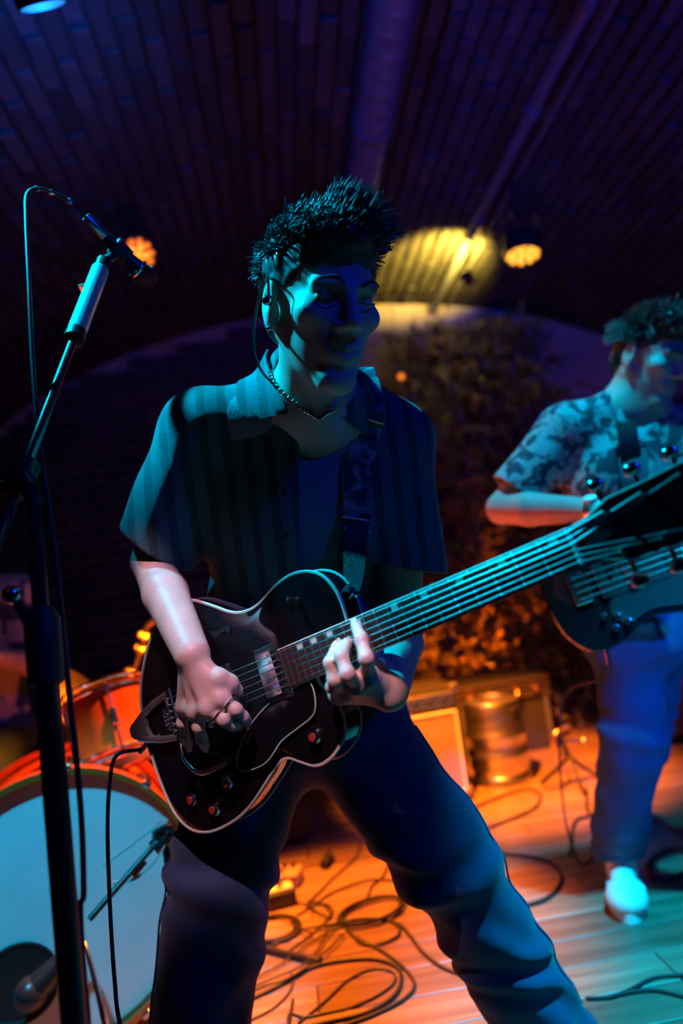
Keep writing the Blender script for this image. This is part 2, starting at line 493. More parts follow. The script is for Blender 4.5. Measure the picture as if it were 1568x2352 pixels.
def mesh_sdf(f, res, lo=None, hi=None):
    l, h = f.bounds()
    lo = l if lo is None else np.maximum(V(lo), l); hi = h if hi is None else np.minimum(V(hi), h)
    B = 8
    nb = np.ceil((hi-lo)/(res*B)).astype(int)+1
    n = nb*B
    g = [lo[a]+(np.arange(nb[a])*B+(B-1)/2)*res for a in range(3)]
    bc = np.stack(np.meshgrid(*g, indexing='ij'), -1).reshape(-1, 3).astype(np.float32)
    dc = np.concatenate([f(bc[i:i+60000], cull=False) for i in range(0, len(bc), 60000)])
    D = np.repeat(np.repeat(np.repeat(dc.reshape(nb), B, 0), B, 1), B, 2).astype(np.float32)
    act = np.nonzero(np.abs(dc) < res*B*0.95+0.012)[0]
    bi = np.stack(np.unravel_index(act, nb), 1)
    key = (bi[:, 0]//3)*1000000+(bi[:, 1]//3)*1000+bi[:, 2]//3
    order = np.argsort(key, kind='stable'); bi = bi[order]; key = key[order]
    cuts = np.nonzero(np.diff(key))[0]+1
    off = np.stack(np.meshgrid(*[np.arange(B)]*3, indexing='ij'), -1).reshape(-1, 3)
    for grp in np.split(bi, cuts):
        idx = (grp[:, None, :]*B+off[None]).reshape(-1, 3)
        D[idx[:, 0], idx[:, 1], idx[:, 2]] = f((lo+idx*res).astype(np.float32))
    S = D < 0
    cn = n-1
    acc = {}
    sums = np.zeros((0, 3)); cid_all = []; pos_all = []; quads = []
    st = np.array([cn[1]*cn[2], cn[2], 1])
    for a in range(3):
        sl0 = [slice(None)]*3; sl1 = [slice(None)]*3
        sl0[a] = slice(0, -1); sl1[a] = slice(1, None)
        cr = S[tuple(sl0)] != S[tuple(sl1)]
        e = np.stack(np.nonzero(cr), 1)
        b, c = (a+1) % 3, (a+2) % 3
        ok = (e[:, b] > 0) & (e[:, c] > 0) & (e[:, b] < cn[b]) & (e[:, c] < cn[c])
        e = e[ok]
        e2 = e.copy(); e2[:, a] += 1
        v0 = D[e[:, 0], e[:, 1], e[:, 2]]; v1 = D[e2[:, 0], e2[:, 1], e2[:, 2]]
        p = e.astype(float); p[:, a] += v0/(v0-v1)
        ids = []
        for (db, dc_) in ((0, 0), (-1, 0), (-1, -1), (0, -1)):
            q = e.copy(); q[:, b] += db; q[:, c] += dc_
            i = q @ st; ids.append(i); cid_all.append(i); pos_all.append(p)
        qd = np.stack(ids, 1)
        flip = ~S[e[:, 0], e[:, 1], e[:, 2]]
        qd[flip] = qd[flip][:, ::-1]
        quads.append(qd)
    cid = np.concatenate(cid_all); pos = np.concatenate(pos_all); quads = np.concatenate(quads)
    uq, inv = np.unique(cid, return_inverse=True)
    cnt = np.bincount(inv)
    vs = np.stack([np.bincount(inv, pos[:, a])/cnt for a in range(3)], 1)
    verts = lo+vs*res
    faces = np.searchsorted(uq, quads)
    return verts, faces[:, ::-1].tolist()
def sdf_obj(name, f, res, material, parent, **kw):
    v, fc = mesh_sdf(f, res, **kw)
    q = V(v)[np.array(fc)]
    vol = np.einsum("ij,ij->i", q[:, 0], np.cross(q[:, 1], q[:, 2])).sum()
    if vol < 0: fc = [t[::-1] for t in fc]
    return mk(name, v, fc, material, parent, smooth=True, recalc=False)
# ------------------------------------------------------------------ the cellar: floor, vault, walls
VX, VA, VB, VZ = 0.6, 3.2, 1.65, 1.6         # vault axis x, half width, rise, springing height
YEND = 5.25; YSTART = -0.9
def vault_z(x): return VZ + VB*math.sqrt(max(0, 1-((x-VX)/VA)**2))
X0, X1 = VX-VA, VX+VA
fl = MB().box(((X0+X1)/2, (YSTART+YEND)/2, -0.06), (X1-X0+0.3, YEND-YSTART+0.3, 0.10)).build('floor', M_['gap'])
tag(fl, 'dark wooden plank floor of the stage', None, kind='structure')
PW = 0.125
pk = []
pb = MB().box((0, 0, -0.006), (1.0, PW-0.004, 0.012), bev=0.002)
proto = mk('plank', pb.v, pb.f, M_['plank'], None, smooth=False)
plank_me = proto.data; bpy.data.objects.remove(proto)
y = YSTART+0.3; row = 0
while y < YEND-0.02:
    x = X0 + 0.05 - [0, 0.9, 0.45, 1.3][row % 4]
    while x < X1:
        L = 1.9
        a, b_ = max(x, X0), min(x+L, X1)
        if b_-a > 0.06:
            o = bpy.data.objects.new('plank', plank_me); link(o, fl)
            o.scale = (b_-a-0.004, 1, 1); o.location = ((a+b_)/2, y+PW/2, 0.0)
        x += L
    y += PW; row += 1
# vault shell
n = 72; ang = np.linspace(0, math.pi, n+1)
prof = [(VX-VA*math.cos(t), VZ+VB*math.sin(t)) for t in ang]
out = [(VX-(VA+0.25)*math.cos(t), VZ+(VB+0.25)*math.sin(t)) for t in ang]
vv = []; ff = []
for yy in (YSTART, YEND):
    for p in prof+out: vv.append((p[0], yy, p[1]))
m2 = 2*(n+1)
for i in range(n):
    ff += [(i, i+1, m2+i+1, m2+i), (n+1+i, m2+n+1+i, m2+n+2+i, n+2+i), (i, n+1+i, n+2+i, i+1), (m2+i, m2+i+1, m2+n+2+i, m2+n+1+i)]
ff += [(0, m2, m2+n+1, n+1), (n, 2*n+1, m2+2*n+1, m2+n)]
vault = mk('ceiling', vv, ff, M_['mortar'], None, smooth=False)
tag(vault, 'low barrel vault of brick over the stage', None, kind='structure')
# courses along the arc
arc = [0]; tt = np.linspace(0, math.pi, 4001); ax = VX-VA*np.cos(tt); az = VZ+VB*np.sin(tt)
S_ = np.r_[0, np.cumsum(np.hypot(np.diff(ax), np.diff(az)))]
CH, BL = 0.085, 0.26
bm_ = MB().box((0, 0, 0), (BL-0.014, CH-0.016, 0.05), bev=0.006)
bp_ = mk('brick', bm_.v, bm_.f, M_['brick'], None, smooth=False); brick_me = bp_.data; bpy.data.objects.remove(bp_)
items = []
nc = int(S_[-1]//CH)
for c in range(nc):
    s = (c+0.5)*S_[-1]/nc
    t = np.interp(s, S_, tt)
    P = V((VX-VA*math.cos(t), 0, VZ+VB*math.sin(t)))
    tg = V((VA*math.sin(t), 0, VB*math.cos(t))); tg /= np.linalg.norm(tg)
    nr = V((tg[2], 0, -tg[0]))             # inward
    if nr[2] > 0: nr = -nr
    yy = YSTART+0.2+(BL/2 if c % 2 else 0)
    while yy < YEND-BL/2:
        rel = random.uniform(-0.006, 0.012)
        Mx = np.eye(4); Mx[:3, 0] = (0, 1, 0); Mx[:3, 2] = nr; Mx[:3, 1] = np.cross(nr, V((0, 1, 0)))
        rot = random.gauss(0, 0.02)
        Rz = np.array([[math.cos(rot), -math.sin(rot), 0], [math.sin(rot), math.cos(rot), 0], [0, 0, 1]])
        Mx[:3, :3] = Mx[:3, :3] @ Rz
        Mx[:3, 3] = P+nr*(rel)+V((0, yy, 0))
        items.append(Mx); yy += BL
def place_bricks(items, parent, name='brick', rest='rest_of_brickwork', lim=300, material=None, me=None, occl=None):
    sc = []
    for i, Mx in enumerate(items):
        x_, y_, D = proj(Mx[:3, 3])
        vis = D > 0.3 and -60 < x_ < 1630 and -60 < y_ < 2412
        sc.append((0 if vis else 1, D if D > 0 else 99, i))
    sc.sort(); v0 = V([v.co for v in me.vertices]); f0 = [tuple(p.vertices) for p in me.polygons]
    mb = MB()
    for k, (a, b, i) in enumerate(sc):
        if k < lim and a == 0:
            o = bpy.data.objects.new(name, me); link(o, parent)
            o.matrix_local = Matrix(items[i].tolist())
        else:
            mb.add(tr(items[i], v0), f0)
    if mb.v:
        r = mb.build(rest, material, parent); r['kind'] = 'stuff'
place_bricks(items, vault, me=brick_me, material=M_['brick'])
# end wall: plaster lunette above, brick below
poly = [(X0, 0)] + prof + [(X1, 0)]
Mw = np.array([[1, 0, 0, 0], [0, 0, -1, YEND+0.1], [0, 1, 0, 0], [0, 0, 0, 1.]])
wb = MB().prism(poly, 0.0, 0.1, Mw).build('wall_back', M_['plaster'])
tag(wb, 'end wall with a plastered lunette over brickwork', None, kind='structure')
items = []
for r_ in range(int(3.2/0.085)):
    z = 0.045+r_*0.085; xx = X0+0.14+(0.13 if r_ % 2 else 0)
    while xx < X1-0.1:
        if z > (vault_z(xx)-0.08 if xx < 0.78 else 2.2): xx += BL; continue
        Mx = np.eye(4); Mx[:3, 0] = (1, 0, 0); Mx[:3, 2] = (0, -1, 0); Mx[:3, 1] = (0, 0, 1)
        Mx[:3, 3] = (xx, YEND-0.005+random.uniform(-0.008, 0.008), z); items.append(Mx); xx += BL
place_bricks(items, wb, me=brick_me, material=M_['brick'])
for sgn, nm, xx in ((-1, 'wall_left', X0-0.1), (1, 'wall_right', X1+0.1)):
    o = MB().box((xx, (YSTART+YEND)/2, VZ/2), (0.2, YEND-YSTART, VZ)).build(nm, M_['plaster'])
    tag(o, 'plain side wall under the vault springing', None, kind='structure')

# ------------------------------------------------------------------ overhead: spiral duct, pipe, conduit
def vault_hit(px, py, gap=0.0):
    d = ray(px, py)
    for t in np.linspace(0.8, 9, 4000):
        P = CAM+d*t
        if P[2] > vault_z(P[0])-gap or P[1] > YEND: return P
    return P
DR = 0.082
p_near = vault_hit(893, 0, DR+0.06); p_far = vault_hit(846, 390, DR+0.06)
dx_ = (p_far[0]+p_near[0])/2; dz_ = vault_z(dx_)-DR-0.06
seg = 40; v = []; f = []
ys = np.arange(0.9, 5.22, 0.0125)
for yy in ys:
    for k in range(seg):
        t = 2*math.pi*k/seg
        ph = (yy/0.10 - k/seg) % 1.0
        r_ = DR + 0.005*math.exp(-((ph-0.5)/0.09)**2)
        v.append((dx_+r_*math.cos(t), yy, dz_+r_*math.sin(t)))
for i in range(len(ys)-1):
    for k in range(seg):
        l = (k+1) % seg
        f.append((i*seg+k, i*seg+l, (i+1)*seg+l, (i+1)*seg+k))
f += [tuple(range(seg))[::-1], tuple((len(ys)-1)*seg+k for k in range(seg))]
duct = thing('ventilation_duct', 'round spiral-seamed metal air duct running under the crown of the vault', 'duct', (dx_, ys[0], dz_))
mk('duct_pipe', v, f, M_['galv'], duct)
for yy in (1.5, 2.9, 4.3):
    MB().lathe([(DR+0.006, -0.015), (DR+0.011, -0.015), (DR+0.011, 0.015), (DR+0.006, 0.015)], (dx_, yy, dz_), (0, 1, 0), 40, ring=True).build('hanger_band', M_['galv'], duct, True)
    MB().rod((dx_, yy, dz_+DR), (dx_, yy, vault_z(dx_)+0.02), 0.004).build('hanger_rod', M_['galv'], duct)
pa = vault_hit(1300, 60, 0.05); pb_ = vault_hit(1170, 380, 0.05)
pxx = (pa[0]+pb_[0])/2; pzz = vault_z(pxx)-0.055
pipe = thing('service_pipe', 'wide pale service pipe with couplings fixed along the vault beside a thin conduit', 'pipe', (pxx, 1.2, pzz))
yseg = [1.2, 2.35, 2.95, 3.9, 5.2]
for i in range(4):
    MB().rod((pxx, yseg[i], pzz), (pxx, yseg[i+1]-0.03, pzz), 0.034, seg=20).build('pipe_length', M_['galv'], pipe, True)
    MB().lathe([(0.03, -0.03), (0.042, -0.03), (0.042, 0.03), (0.03, 0.03)], (pxx, yseg[i+1]-0.02, pzz), (0, 1, 0), 20).build('coupling', M_['galv'], pipe, True)
cd = thing('electric_conduit', 'thin dark electric conduit clipped to the vault beside the wide pipe', 'conduit', (pxx+0.12, 1.2, vault_z(pxx+0.12)-0.02))
cz = vault_z(pxx+0.12)-0.03
MB().rod((pxx+0.12, 1.2, cz), (pxx+0.12, 5.2, cz), 0.011).build('conduit_tube', M_['galv'], cd, True)
for yy in (2.2, 3.0, 3.8, 4.6):
    MB().box((pxx+0.12, yy, cz+0.008), (0.05, 0.02, 0.03), bev=0.004).build('clip', M_['galv'], cd)

# ------------------------------------------------------------------ stage lamps
def par_lamp(name, label, c, aim, r, ledm, corem, leds, group=None, hang=True, emit_face=False, cold=False):
    c = V(c); a = V(aim)-c; a /= np.linalg.norm(a)
    t = thing(name, label, 'stage light', c, group)
    MB().lathe([(r*0.45, -r*1.5), (r*0.8, -r*1.3), (r*0.98, -r*0.4), (r*1.05, -0.02), (r*1.05, 0.012), (r*0.94, 0.012), (r*0.94, -0.015)], c, a, 32).build('housing', M_['plastic'], t, True)
    for k in range(8):
        s, b_, _ = basis(a); th = 2*math.pi*k/8
        q = c+(s*math.cos(th)+b_*math.sin(th))*r*0.95-a*r*0.75
        MB().box((0, 0, 0), (0.006, r*0.16, r*0.9), frame(q, s*(-math.sin(th))+b_*math.cos(th), a)).build('cooling_fin', M_['plastic'], t)
    MB().lathe([(r*0.95, -0.016), (r*0.95, -0.006)], c, a, 32).build('lens_plate', M_['led_c'] if emit_face else M_['lens_d'], t)
    s, b_, _ = basis(a)
    if leds:
        spots = [(0, 0)] + [(0.42*math.cos(2*math.pi*k/5), 0.42*math.sin(2*math.pi*k/5)) for k in range(5)] + [(0.76*math.cos(2*math.pi*k/10+0.2), 0.76*math.sin(2*math.pi*k/10+0.2)) for k in range(10)]
        for (u_, v_) in spots:
            q = c+(s*u_+b_*v_)*r
            MB().lathe([(r*0.16, -0.008), (r*0.16, 0.004), (r*0.10, 0.012), (0.001, 0.014)], q, a, 12).build('led', M_[ledm] if (u_*u_+v_*v_) > 0.5 else M_[corem], t, True)
    if hang:
        yk = []
        hz = V((0, 0, 1)); side = np.cross(a, hz); side /= np.linalg.norm(side)
        top = c-a*r*0.5+hz*r*1.6
        pth = [c+side*r*1.1-a*r*0.5, c+side*r*1.15-a*r*0.5+hz*r*1.0, top+side*r*0.9, top, top-side*r*0.9, c-side*r*1.15-a*r*0.5+hz*r*1.0, c-side*r*1.1-a*r*0.5]
        MB().tube(catmull(pth, 5), 0.007, 8).build('yoke', M_['black'], t, True)
        zt = vault_z(top[0])
        MB().rod(top-hz*0.01, V((top[0], top[1], zt)), 0.012).build('hanging_rod', M_['black'], t, True)
        MB().box(top+hz*0.03, (0.05, 0.04, 0.05), bev=0.006).build('clamp', M_['black'], t)
        MB().lathe([(0.014, -0.01), (0.018, 0), (0.014, 0.02)], pth[0], side, 12).build('knob', M_['plastic'], t, True)
    return t, c, a
P1 = AY(318, 585, 3.35); aim1 = P1+V((0.35, -1.0, -0.42))
par_lamp('stage_lamp', 'glowing orange stage lamp hanging from the vault behind the microphone', P1, aim1, 0.085, 'led_o', 'led_y', True)
P2 = AY(1200, 585, 3.5); aim2 = P2+V((-0.12, -0.12, -1.0))
par_lamp('stage_lamp', 'glowing orange stage lamp pointing down in front of the yellow lit stone', P2, aim2, 0.10, 'led_y', 'led_y', True)
P3 = AY(95, 2, 1.62); aim3 = P3+V((0.15, 0.60, -0.78))
par_lamp('stage_lamp', 'bright cyan stage lamp high up by the left vault', P3, aim3, 0.062, 'led_c', 'led_c', False, emit_face=True)
spot('stage_light_orange_left', P1+V((0.35, -1.0, -0.42))*0.06, (0.9, 1.9, 1.3), ORANGE, 30, 40, 0.6, 0.04)
spot('stage_light_orange_right', P2+V((-0.25, -0.45, -1.0))*0.08, (-0.35, 2.0, 0.4), ORANGE, 60, 30, 0.6, 0.04)
spot('stage_light_cyan_left', P3+V((0.15, 0.60, -0.78))*0.06, (0.6, 2.6, 0.9), CYAN, 25, 40, 0.6, 0.03)
spot('stage_light_cyan_spill', P3+V((0.15, 0.60, -0.78))*0.05, P3+V((-0.35, 0.75, 0.75)), (0.0, 0.12, 1.0), 60, 95, 0.8, 0.03)
# floor lamp behind the crate that lights the plants
PF = V((1.25, 4.40, 0.13))
par_lamp('floor_lamp', 'low orange floor lamp aimed up at the plants behind the crate', PF, PF+V((-0.05, 0.45, 0.9)), 0.075, 'led_o', 'led_y', True, hang=False)
spot('floor_lamp_beam', PF+V((-0.05, 0.45, 0.9))*0.03, PF+V((-0.05, 0.75, 0.9)), (1.0, 0.14, 0.003), 420, 100, 0.8, 0.04)
# unseen front lamp; black plates added to mask its pink beam
pl_t, _, pa_ = par_lamp('stage_lamp', 'unseen lamp over the front of the stage with black plates added to mask its pink beam', PINK_AT-V((0.03, 0.67, -0.74))*0.03, PINK_AT+V((0.03, 0.67, -0.74)), 0.07, 'led_c', 'led_c', False)
def mask_pt(x, y, s=0.26): return PINK_AT+V((x*s, y*s, -s))
def beam_mask(cs, arm):
    q = [mask_pt(*c) for c in cs]
    nn = np.cross(q[1]-q[0], q[3]-q[0]); nn = nn/np.linalg.norm(nn)*0.002
    MB().add(q+[p+nn for p in q], [(0, 1, 2, 3), (7, 6, 5, 4), (0, 4, 5, 1), (1, 5, 6, 2), (2, 6, 7, 3), (3, 7, 4, 0)]).build('beam_mask', M_['black'], pl_t)
    MB().rod((q[2]+q[3])/2, PINK_AT+V(arm), 0.004).build('mask_arm', M_['black'], pl_t, True)
beam_mask([(-0.30, 1.420), (0.40, 0.503), (0.80, 0.8), (0.10, 1.75)], (0.06, 0.07, 0.02))
beam_mask([(0.055, 0.76), (-0.60, 0.76), (-0.60, 0.45), (0.055, 0.45)], (-0.07, -0.03, -0.04))
beam_mask([(-0.086, 1.7), (-0.70, 1.7), (-0.70, 0.5), (-0.086, 0.5)], (-0.08, 0.0, 0.0))
beam_mask([(0.200, 0.3), (0.80, 0.3), (0.80, 1.6), (0.200, 1.6)], (0.08, 0.0, 0.0))
# small yellow uplight near the end wall
yv = vault_hit(1030, 545, 0.0)
yp = V((yv[0]+0.06, yv[1]-0.05, yv[2]-0.30)); ya = V((-0.10, 0.50, 0.86))
yl = thing('uplight', 'small lamp throwing yellow light on the stone by the end wall', 'lamp', yp)
MB().lathe([(0.02, -0.07), (0.035, -0.06), (0.045, 0.0), (0.04, 0.0), (0.03, -0.02)], yp, ya, 20).build('housing', M_['black'], yl, True)
MB().lathe([(0.036, -0.006), (0.036, -0.002)], yp, ya, 20).build('lens', mat('yellow_lens', (1, 0.7, 0.2), 0.4, emit=(1, 0.6, 0.1), power=3), yl)
MB().rod(yp-V((0.0, 0.0, 0.04)), V((pxx, yp[1], pzz)), 0.006).build('bracket', M_['black'], yl)
spot('uplight_glow', yp+ya*0.02, yp+ya, YELLOW, 260, 115, 0.5, 0.03)

# ------------------------------------------------------------------ climbing plants on the end wall
def leaf_mesh(name, L, W, curl):
    xs = np.linspace(0, 1, 7); v = []; f = []
    for t in xs:
        w_ = W*math.sin(math.pi*min(1, t**0.75))*(1-0.25*t)+0.0006
        z = -curl*t*t*L
        v += [(-w_, t*L, z+0.25*w_), (0, t*L, z), (w_, t*L, z+0.25*w_)]
    for i in range(6):
        for a in (0, 1): f.append((3*i+a, 3*i+a+1, 3*i+a+4, 3*i+a+3))
    me = bpy.data.meshes.new(name); me.from_pydata(v, [], f); me.materials.append(M_['leaf'])
    me.polygons.foreach_set('use_smooth', [True]*len(f))
    return me
leafs = [leaf_mesh('leaf_broad', 0.12, 0.034, 0.3), leaf_mesh('leaf_long', 0.17, 0.024, 0.5), leaf_mesh('leaf_small', 0.075, 0.026, 0.15)]
spots_ = [(905, 1180, 4.75, 1.6, 'broad'), (990, 1130, 4.9, 1.8, 'broad'), (1060, 1200, 4.7, 1.7, 'long'), (1140, 1150, 4.9, 1.7, 'broad'), (1020, 1420, 4.5, 1.0, 'small'),
          (1230, 1200, 4.95, 1.6, 'long'), (1150, 1480, 4.5, 0.9, 'small'), (1300, 1350, 4.7, 1.5, 'broad'), (1250, 1560, 4.3, 0.8, 'small'), (960, 850, 4.95, 0.9, 'long'), (1090, 830, 4.9, 0.9, 'broad'), (1180, 820, 4.9, 0.6, 'long')]
words = ['right behind the singer\'s shoulder', 'between the singer\'s sleeve and the neck of the bass', 'above the guitar fretboard', 'beside the bass player\'s elbow', 'low behind the guitar neck',
         'behind the bass player\'s arm', 'over the hard case', 'dark, behind the bass body', 'low beside the steel keg', 'with long leaves hanging before the yellow plaster', 'bushy, under the yellow lit stone', 'with long dim leaves near the hanging lamp']
for pi, ((px, py, Y, hh, kd), wd) in enumerate(zip(spots_, words)):
    c = AY(px, py, Y); base = V((c[0], Y, max(0.02, c[2]-hh/2))); top = V((c[0]+random.uniform(-.1, .1), min(Y+0.05, YEND-0.1), min(c[2]+hh/2, vault_z(c[0])-0.5)))
    if pi >= 9: base[2] = c[2]-0.40; top[2] = c[2]+0.22
    t = thing('climbing_plant', 'climbing plant '+wd, 'plant', base, 'climbing plants on the end wall')
    hgt = top[2]-base[2]
    k_ = 7
    pth = [base+(top-base)*i/k_+V((random.uniform(-.06, .06), random.uniform(-.03, .03), 0)) for i in range(k_+1)]
    MB().tube(catmull(pth, 5), 0.006, 6).build('stem', M_['stem'], t, True)
    me0 = leafs[{'broad': 0, 'long': 1, 'small': 2}[kd]]
    v0 = V([v_.co for v_ in me0.vertices]); f0 = [tuple(p.vertices) for p in me0.polygons]
    mb = MB()
    for k in range(300):
        h_ = random.random(); p = base+(top-base)*h_+V((random.gauss(0, 0.13), random.uniform(-0.22, 0.04), random.uniform(-.05, .05)))
        p[1] = min(p[1], YEND-0.06)
        d = V((random.gauss(0, 0.7), random.uniform(-1.0, 0.1), random.uniform(-1.0, 0.35))); nr = V((random.gauss(0, .5), -0.6, random.uniform(0, 1.0)))
        if pi >= 9 and h_ > 0.6: d = V((random.gauss(0, 0.5), -0.3, random.uniform(0.2, 1.0)))
        sc_ = random.uniform(0.6, 1.15)
        ydir = d/np.linalg.norm(d); z = nr-ydir*(nr @ ydir); z /= np.linalg.norm(z); x = np.cross(ydir, z)
        Mx = np.eye(4); Mx[:3, 0] = x*sc_; Mx[:3, 1] = ydir*sc_; Mx[:3, 2] = z*sc_; Mx[:3, 3] = p
        if k < 25:
            o = bpy.data.objects.new('leaf', me0); link(o, t); Mx[:3, 3] -= base; o.matrix_local = Matrix(Mx.tolist())
        else:
            mb.add(tr(Mx, v0), f0)
    r = mk('leaf_mass', mb.v, mb.f, M_['leaf'], t, recalc=False); r['kind'] = 'stuff'
# added stand-in for an orange reflection: glowing bulb among the plants
bp0 = AY(921, 865, 4.6)
bl = thing('glint', 'small round glowing orange bulb beside the singer\'s collar', 'light bulb', bp0)
MB().ball(bp0, 0.022).build('glass', M_['led_o'], bl, True)
MB().lathe([(0.012, 0.018), (0.013, 0.05), (0.004, 0.055)], bp0, (0, 0, 1), 14).build('socket', M_['plastic'], bl, True)
MB().rod(bp0+V((0, 0, .05)), V((bp0[0], bp0[1], vault_z(bp0[0]))), 0.003, seg=6).build('flex', M_['rubber'], bl)
# ------------------------------------------------------------------ amplifiers, keg, case behind the players
def Zrot(deg, o=(0, 0, 0)):
    a = math.radians(deg); M = np.eye(4)
    M[:2, :2] = [[math.cos(a), -math.sin(a)], [math.sin(a), math.cos(a)]]; M[:3, 3] = o
    return M
def combo_amp(label, o, w_, h_, d_, rot, grille, trim=True, panel=True):
    """o = middle of the front bottom edge; front faces -y before rotation"""
    t = thing('guitar_amplifier', label, 'amplifier', o)
    M = Zrot(rot, o)
    ft = 0.025
    MB().box((0, d_/2, ft+h_/2), (w_, d_, h_), M, bev=0.012).build('cabinet', M_['tolex'], t)
    gh = h_*(0.70 if panel else 0.86)
    MB().box((0, -0.004, ft+0.03+gh/2), (w_-0.06, 0.012, gh), M, bev=0.004).build('grille', grille, t)
    if trim:
        zt, zb, xs = ft+0.03+gh, ft+0.03, (w_-0.06)/2
        for a, b_ in (((-xs, zb), (xs, zb)), ((-xs, zt), (xs, zt)), ((-xs, zb), (-xs, zt)), ((xs, zb), (xs, zt))):
            MB().tube(tr(M, [(a[0], -0.010, a[1]), (b_[0], -0.010, b_[1])]), 0.006, 8).build('piping', M_['piping'], t, True)
    if panel:
        MB().box((0, -0.002, ft+h_*0.88), (w_-0.06, 0.010, h_*0.12), M, bev=0.003).build('control_panel', M_['steel'], t)
        for k in range(7):
            q = tr(M, [(-w_*0.36+k*w_*0.12, -0.008, ft+h_*0.88)])[0]
            MB().lathe([(0.013, 0), (0.012, 0.012), (0.008, 0.016)], q, M[:3, :3] @ V((0, -1, 0)), 12).build('knob', M_['plastic'], t, True)
    for sx in (-1, 1):
        for sy in (0.05, d_-0.05):
            q = tr(M, [(sx*(w_/2-0.05), sy, 0.0)])[0]
            MB().lathe([(0.018, 0), (0.022, ft)], q, (0, 0, 1), 12).build('foot', M_['rubber'], t)
        for zz in (ft+0.02, ft+h_-0.02):
            MB().box((sx*(w_/2-0.016), 0.012, zz), (0.04, 0.035, 0.045), M, bev=0.008).build('corner_guard', M_['steel'], t)
    pth = catmull(tr(M, [(-0.10, d_/2, ft+h_), (-0.08, d_/2, ft+h_+0.03), (0.08, d_/2, ft+h_+0.03), (0.10, d_/2, ft+h_)]), 5)
    MB().tube(pth, 0.010, 8).build('handle', M_['leather'], t, True)
    return t
a_l = AZ(812, 1898, 0.0); a_r = AZ(1088, 1838, 0.0)
rot_ = math.degrees(math.atan2(a_r[1]-a_l[1], a_r[0]-a_l[0]))
combo_amp('tan-grilled combo amplifier with pale piping standing behind the singer\'s legs', (a_l+a_r)/2, np.linalg.norm(a_r-a_l), 0.49, 0.25, rot_, M_['grille'])
b0 = AZ(1512, 1722, 0.0)
combo_amp('black amplifier with dull red-brown grille and a studded metal edge behind the bass player', b0+V((0.27, 0.02, 0)), 0.56, 0.38, 0.30, 2, mat('maroon_grille', (0.16, 0.07, 0.06), 0.9, bump=0.4, bscale=200), trim=False, panel=False)
amp2 = [o for o in bpy.data.objects if o.name == 'guitar_amplifier.001'][0]
c0 = b0+V((0.27, 0.0, 0.385))
MB().box(c0, (0.56, 0.02, 0.035), bev=0.003).build('metal_edge', M_['steel'], amp2)
for k in range(9):
    MB().ball(c0+V((-0.25+k*0.062, -0.012, 0)), 0.008, 6, 10).build('stud', M_['chrome'], amp2, True)

# keg
kb = AZ(1172, 1806, 0.0); kb = kb+V((0, 0.12, 0)); KR = 0.142
keg = thing('beer_keg', 'ribbed stainless steel beer keg standing on the floor beside the amplifier', 'keg', kb)
prof_ = [(KR*0.90, 0.0), (KR*0.98, 0.004), (KR*0.98, 0.03), (KR*0.90, 0.045), (KR*0.97, 0.06), (KR, 0.075), (KR, 0.115), (KR*1.05, 0.125), (KR*1.05, 0.14), (KR, 0.15), (KR, 0.205), (KR*1.05, 0.215), (KR*1.05, 0.23), (KR, 0.24), (KR*0.99, 0.27), (KR*0.93, 0.30), (KR*0.75, 0.315), (0.02, 0.32)]
MB().lathe(prof_, kb, (0, 0, 1), 48).build('barrel', M_['steel'], keg, True)
MB().lathe([(KR*0.88, 0.29), (KR*0.97, 0.30), (KR*0.97, 0.37), (KR*0.93, 0.38), (KR*0.90, 0.37), (KR*0.88, 0.30)], kb, (0, 0, 1), 48, ring=True).build('top_chime', M_['steel'], keg, True)
MB().lathe([(0.03, 0.31), (0.03, 0.345), (0.02, 0.35), (0.02, 0.365), (0.001, 0.366)], kb, (0, 0, 1), 20).build('spear_valve', M_['chrome'], keg, True)
for a in (-0.9, 2.2):
    q = kb+V((math.cos(a)*KR*0.965, math.sin(a)*KR*0.965, 0.335))
    MB().box((0, 0, 0), (0.08, 0.012, 0.025), Zrot(math.degrees(a)+90, q), bev=0.005).build('hand_hole', M_['rubber'], keg)
# hard case lying on a dark crate behind the keg
cc = AY(1150, 1590, 3.72)
ch_ = 0.11
rotc = 4
cz0 = cc[2]-ch_/2
cr = thing('flight_crate', 'dark crate behind the keg that carries the hard case', 'crate', (cc[0], cc[1]+0.2, 0))
Mc = Zrot(rotc, (cc[0], cc[1]+0.2, 0))
MB().box((0, 0, cz0/2-0.004), (0.50, 0.34, cz0-0.012), Mc, bev=0.01).build('crate_body', M_['tolex'], cr)
for sx in (-1, 1):
    for sy in (-1, 1):
        MB().box((sx*0.247, sy*0.167, cz0/2-0.003), (0.024, 0.024, cz0-0.008), Mc, bev=0.003).build('corner_edge', M_['galv'], cr)
ca = thing('hard_case', 'flat dark hard case with metal edges, latches and a carrying handle behind the keg', 'case', (cc[0], cc[1]+0.2, cz0))
Mk = Zrot(rotc, (cc[0], cc[1]+0.2, cz0))
MB().box((0, 0, ch_*0.27), (0.56, 0.36, ch_*0.52), Mk, bev=0.008).build('lower_shell', M_['tolex'], ca)
MB().box((0, 0, ch_*0.77), (0.56, 0.36, ch_*0.44), Mk, bev=0.008).build('lid', M_['tolex'], ca)
for zz in (0.012, ch_*0.53, ch_-0.012):
    MB().box((0, -0.182, zz), (0.562, 0.008, 0.010), Mk, bev=0.002).build('metal_edge', M_['brass'], ca)
MB().tube(catmull(tr(Mk, [(-0.075, -0.185, ch_*0.62), (-0.075, -0.215, ch_*0.42), (-0.05, -0.225, ch_*0.18), (0.05, -0.225, ch_*0.18), (0.075, -0.215, ch_*0.42), (0.075, -0.185, ch_*0.62)]), 5), 0.009, 10).build('handle', M_['brass'], ca, True)
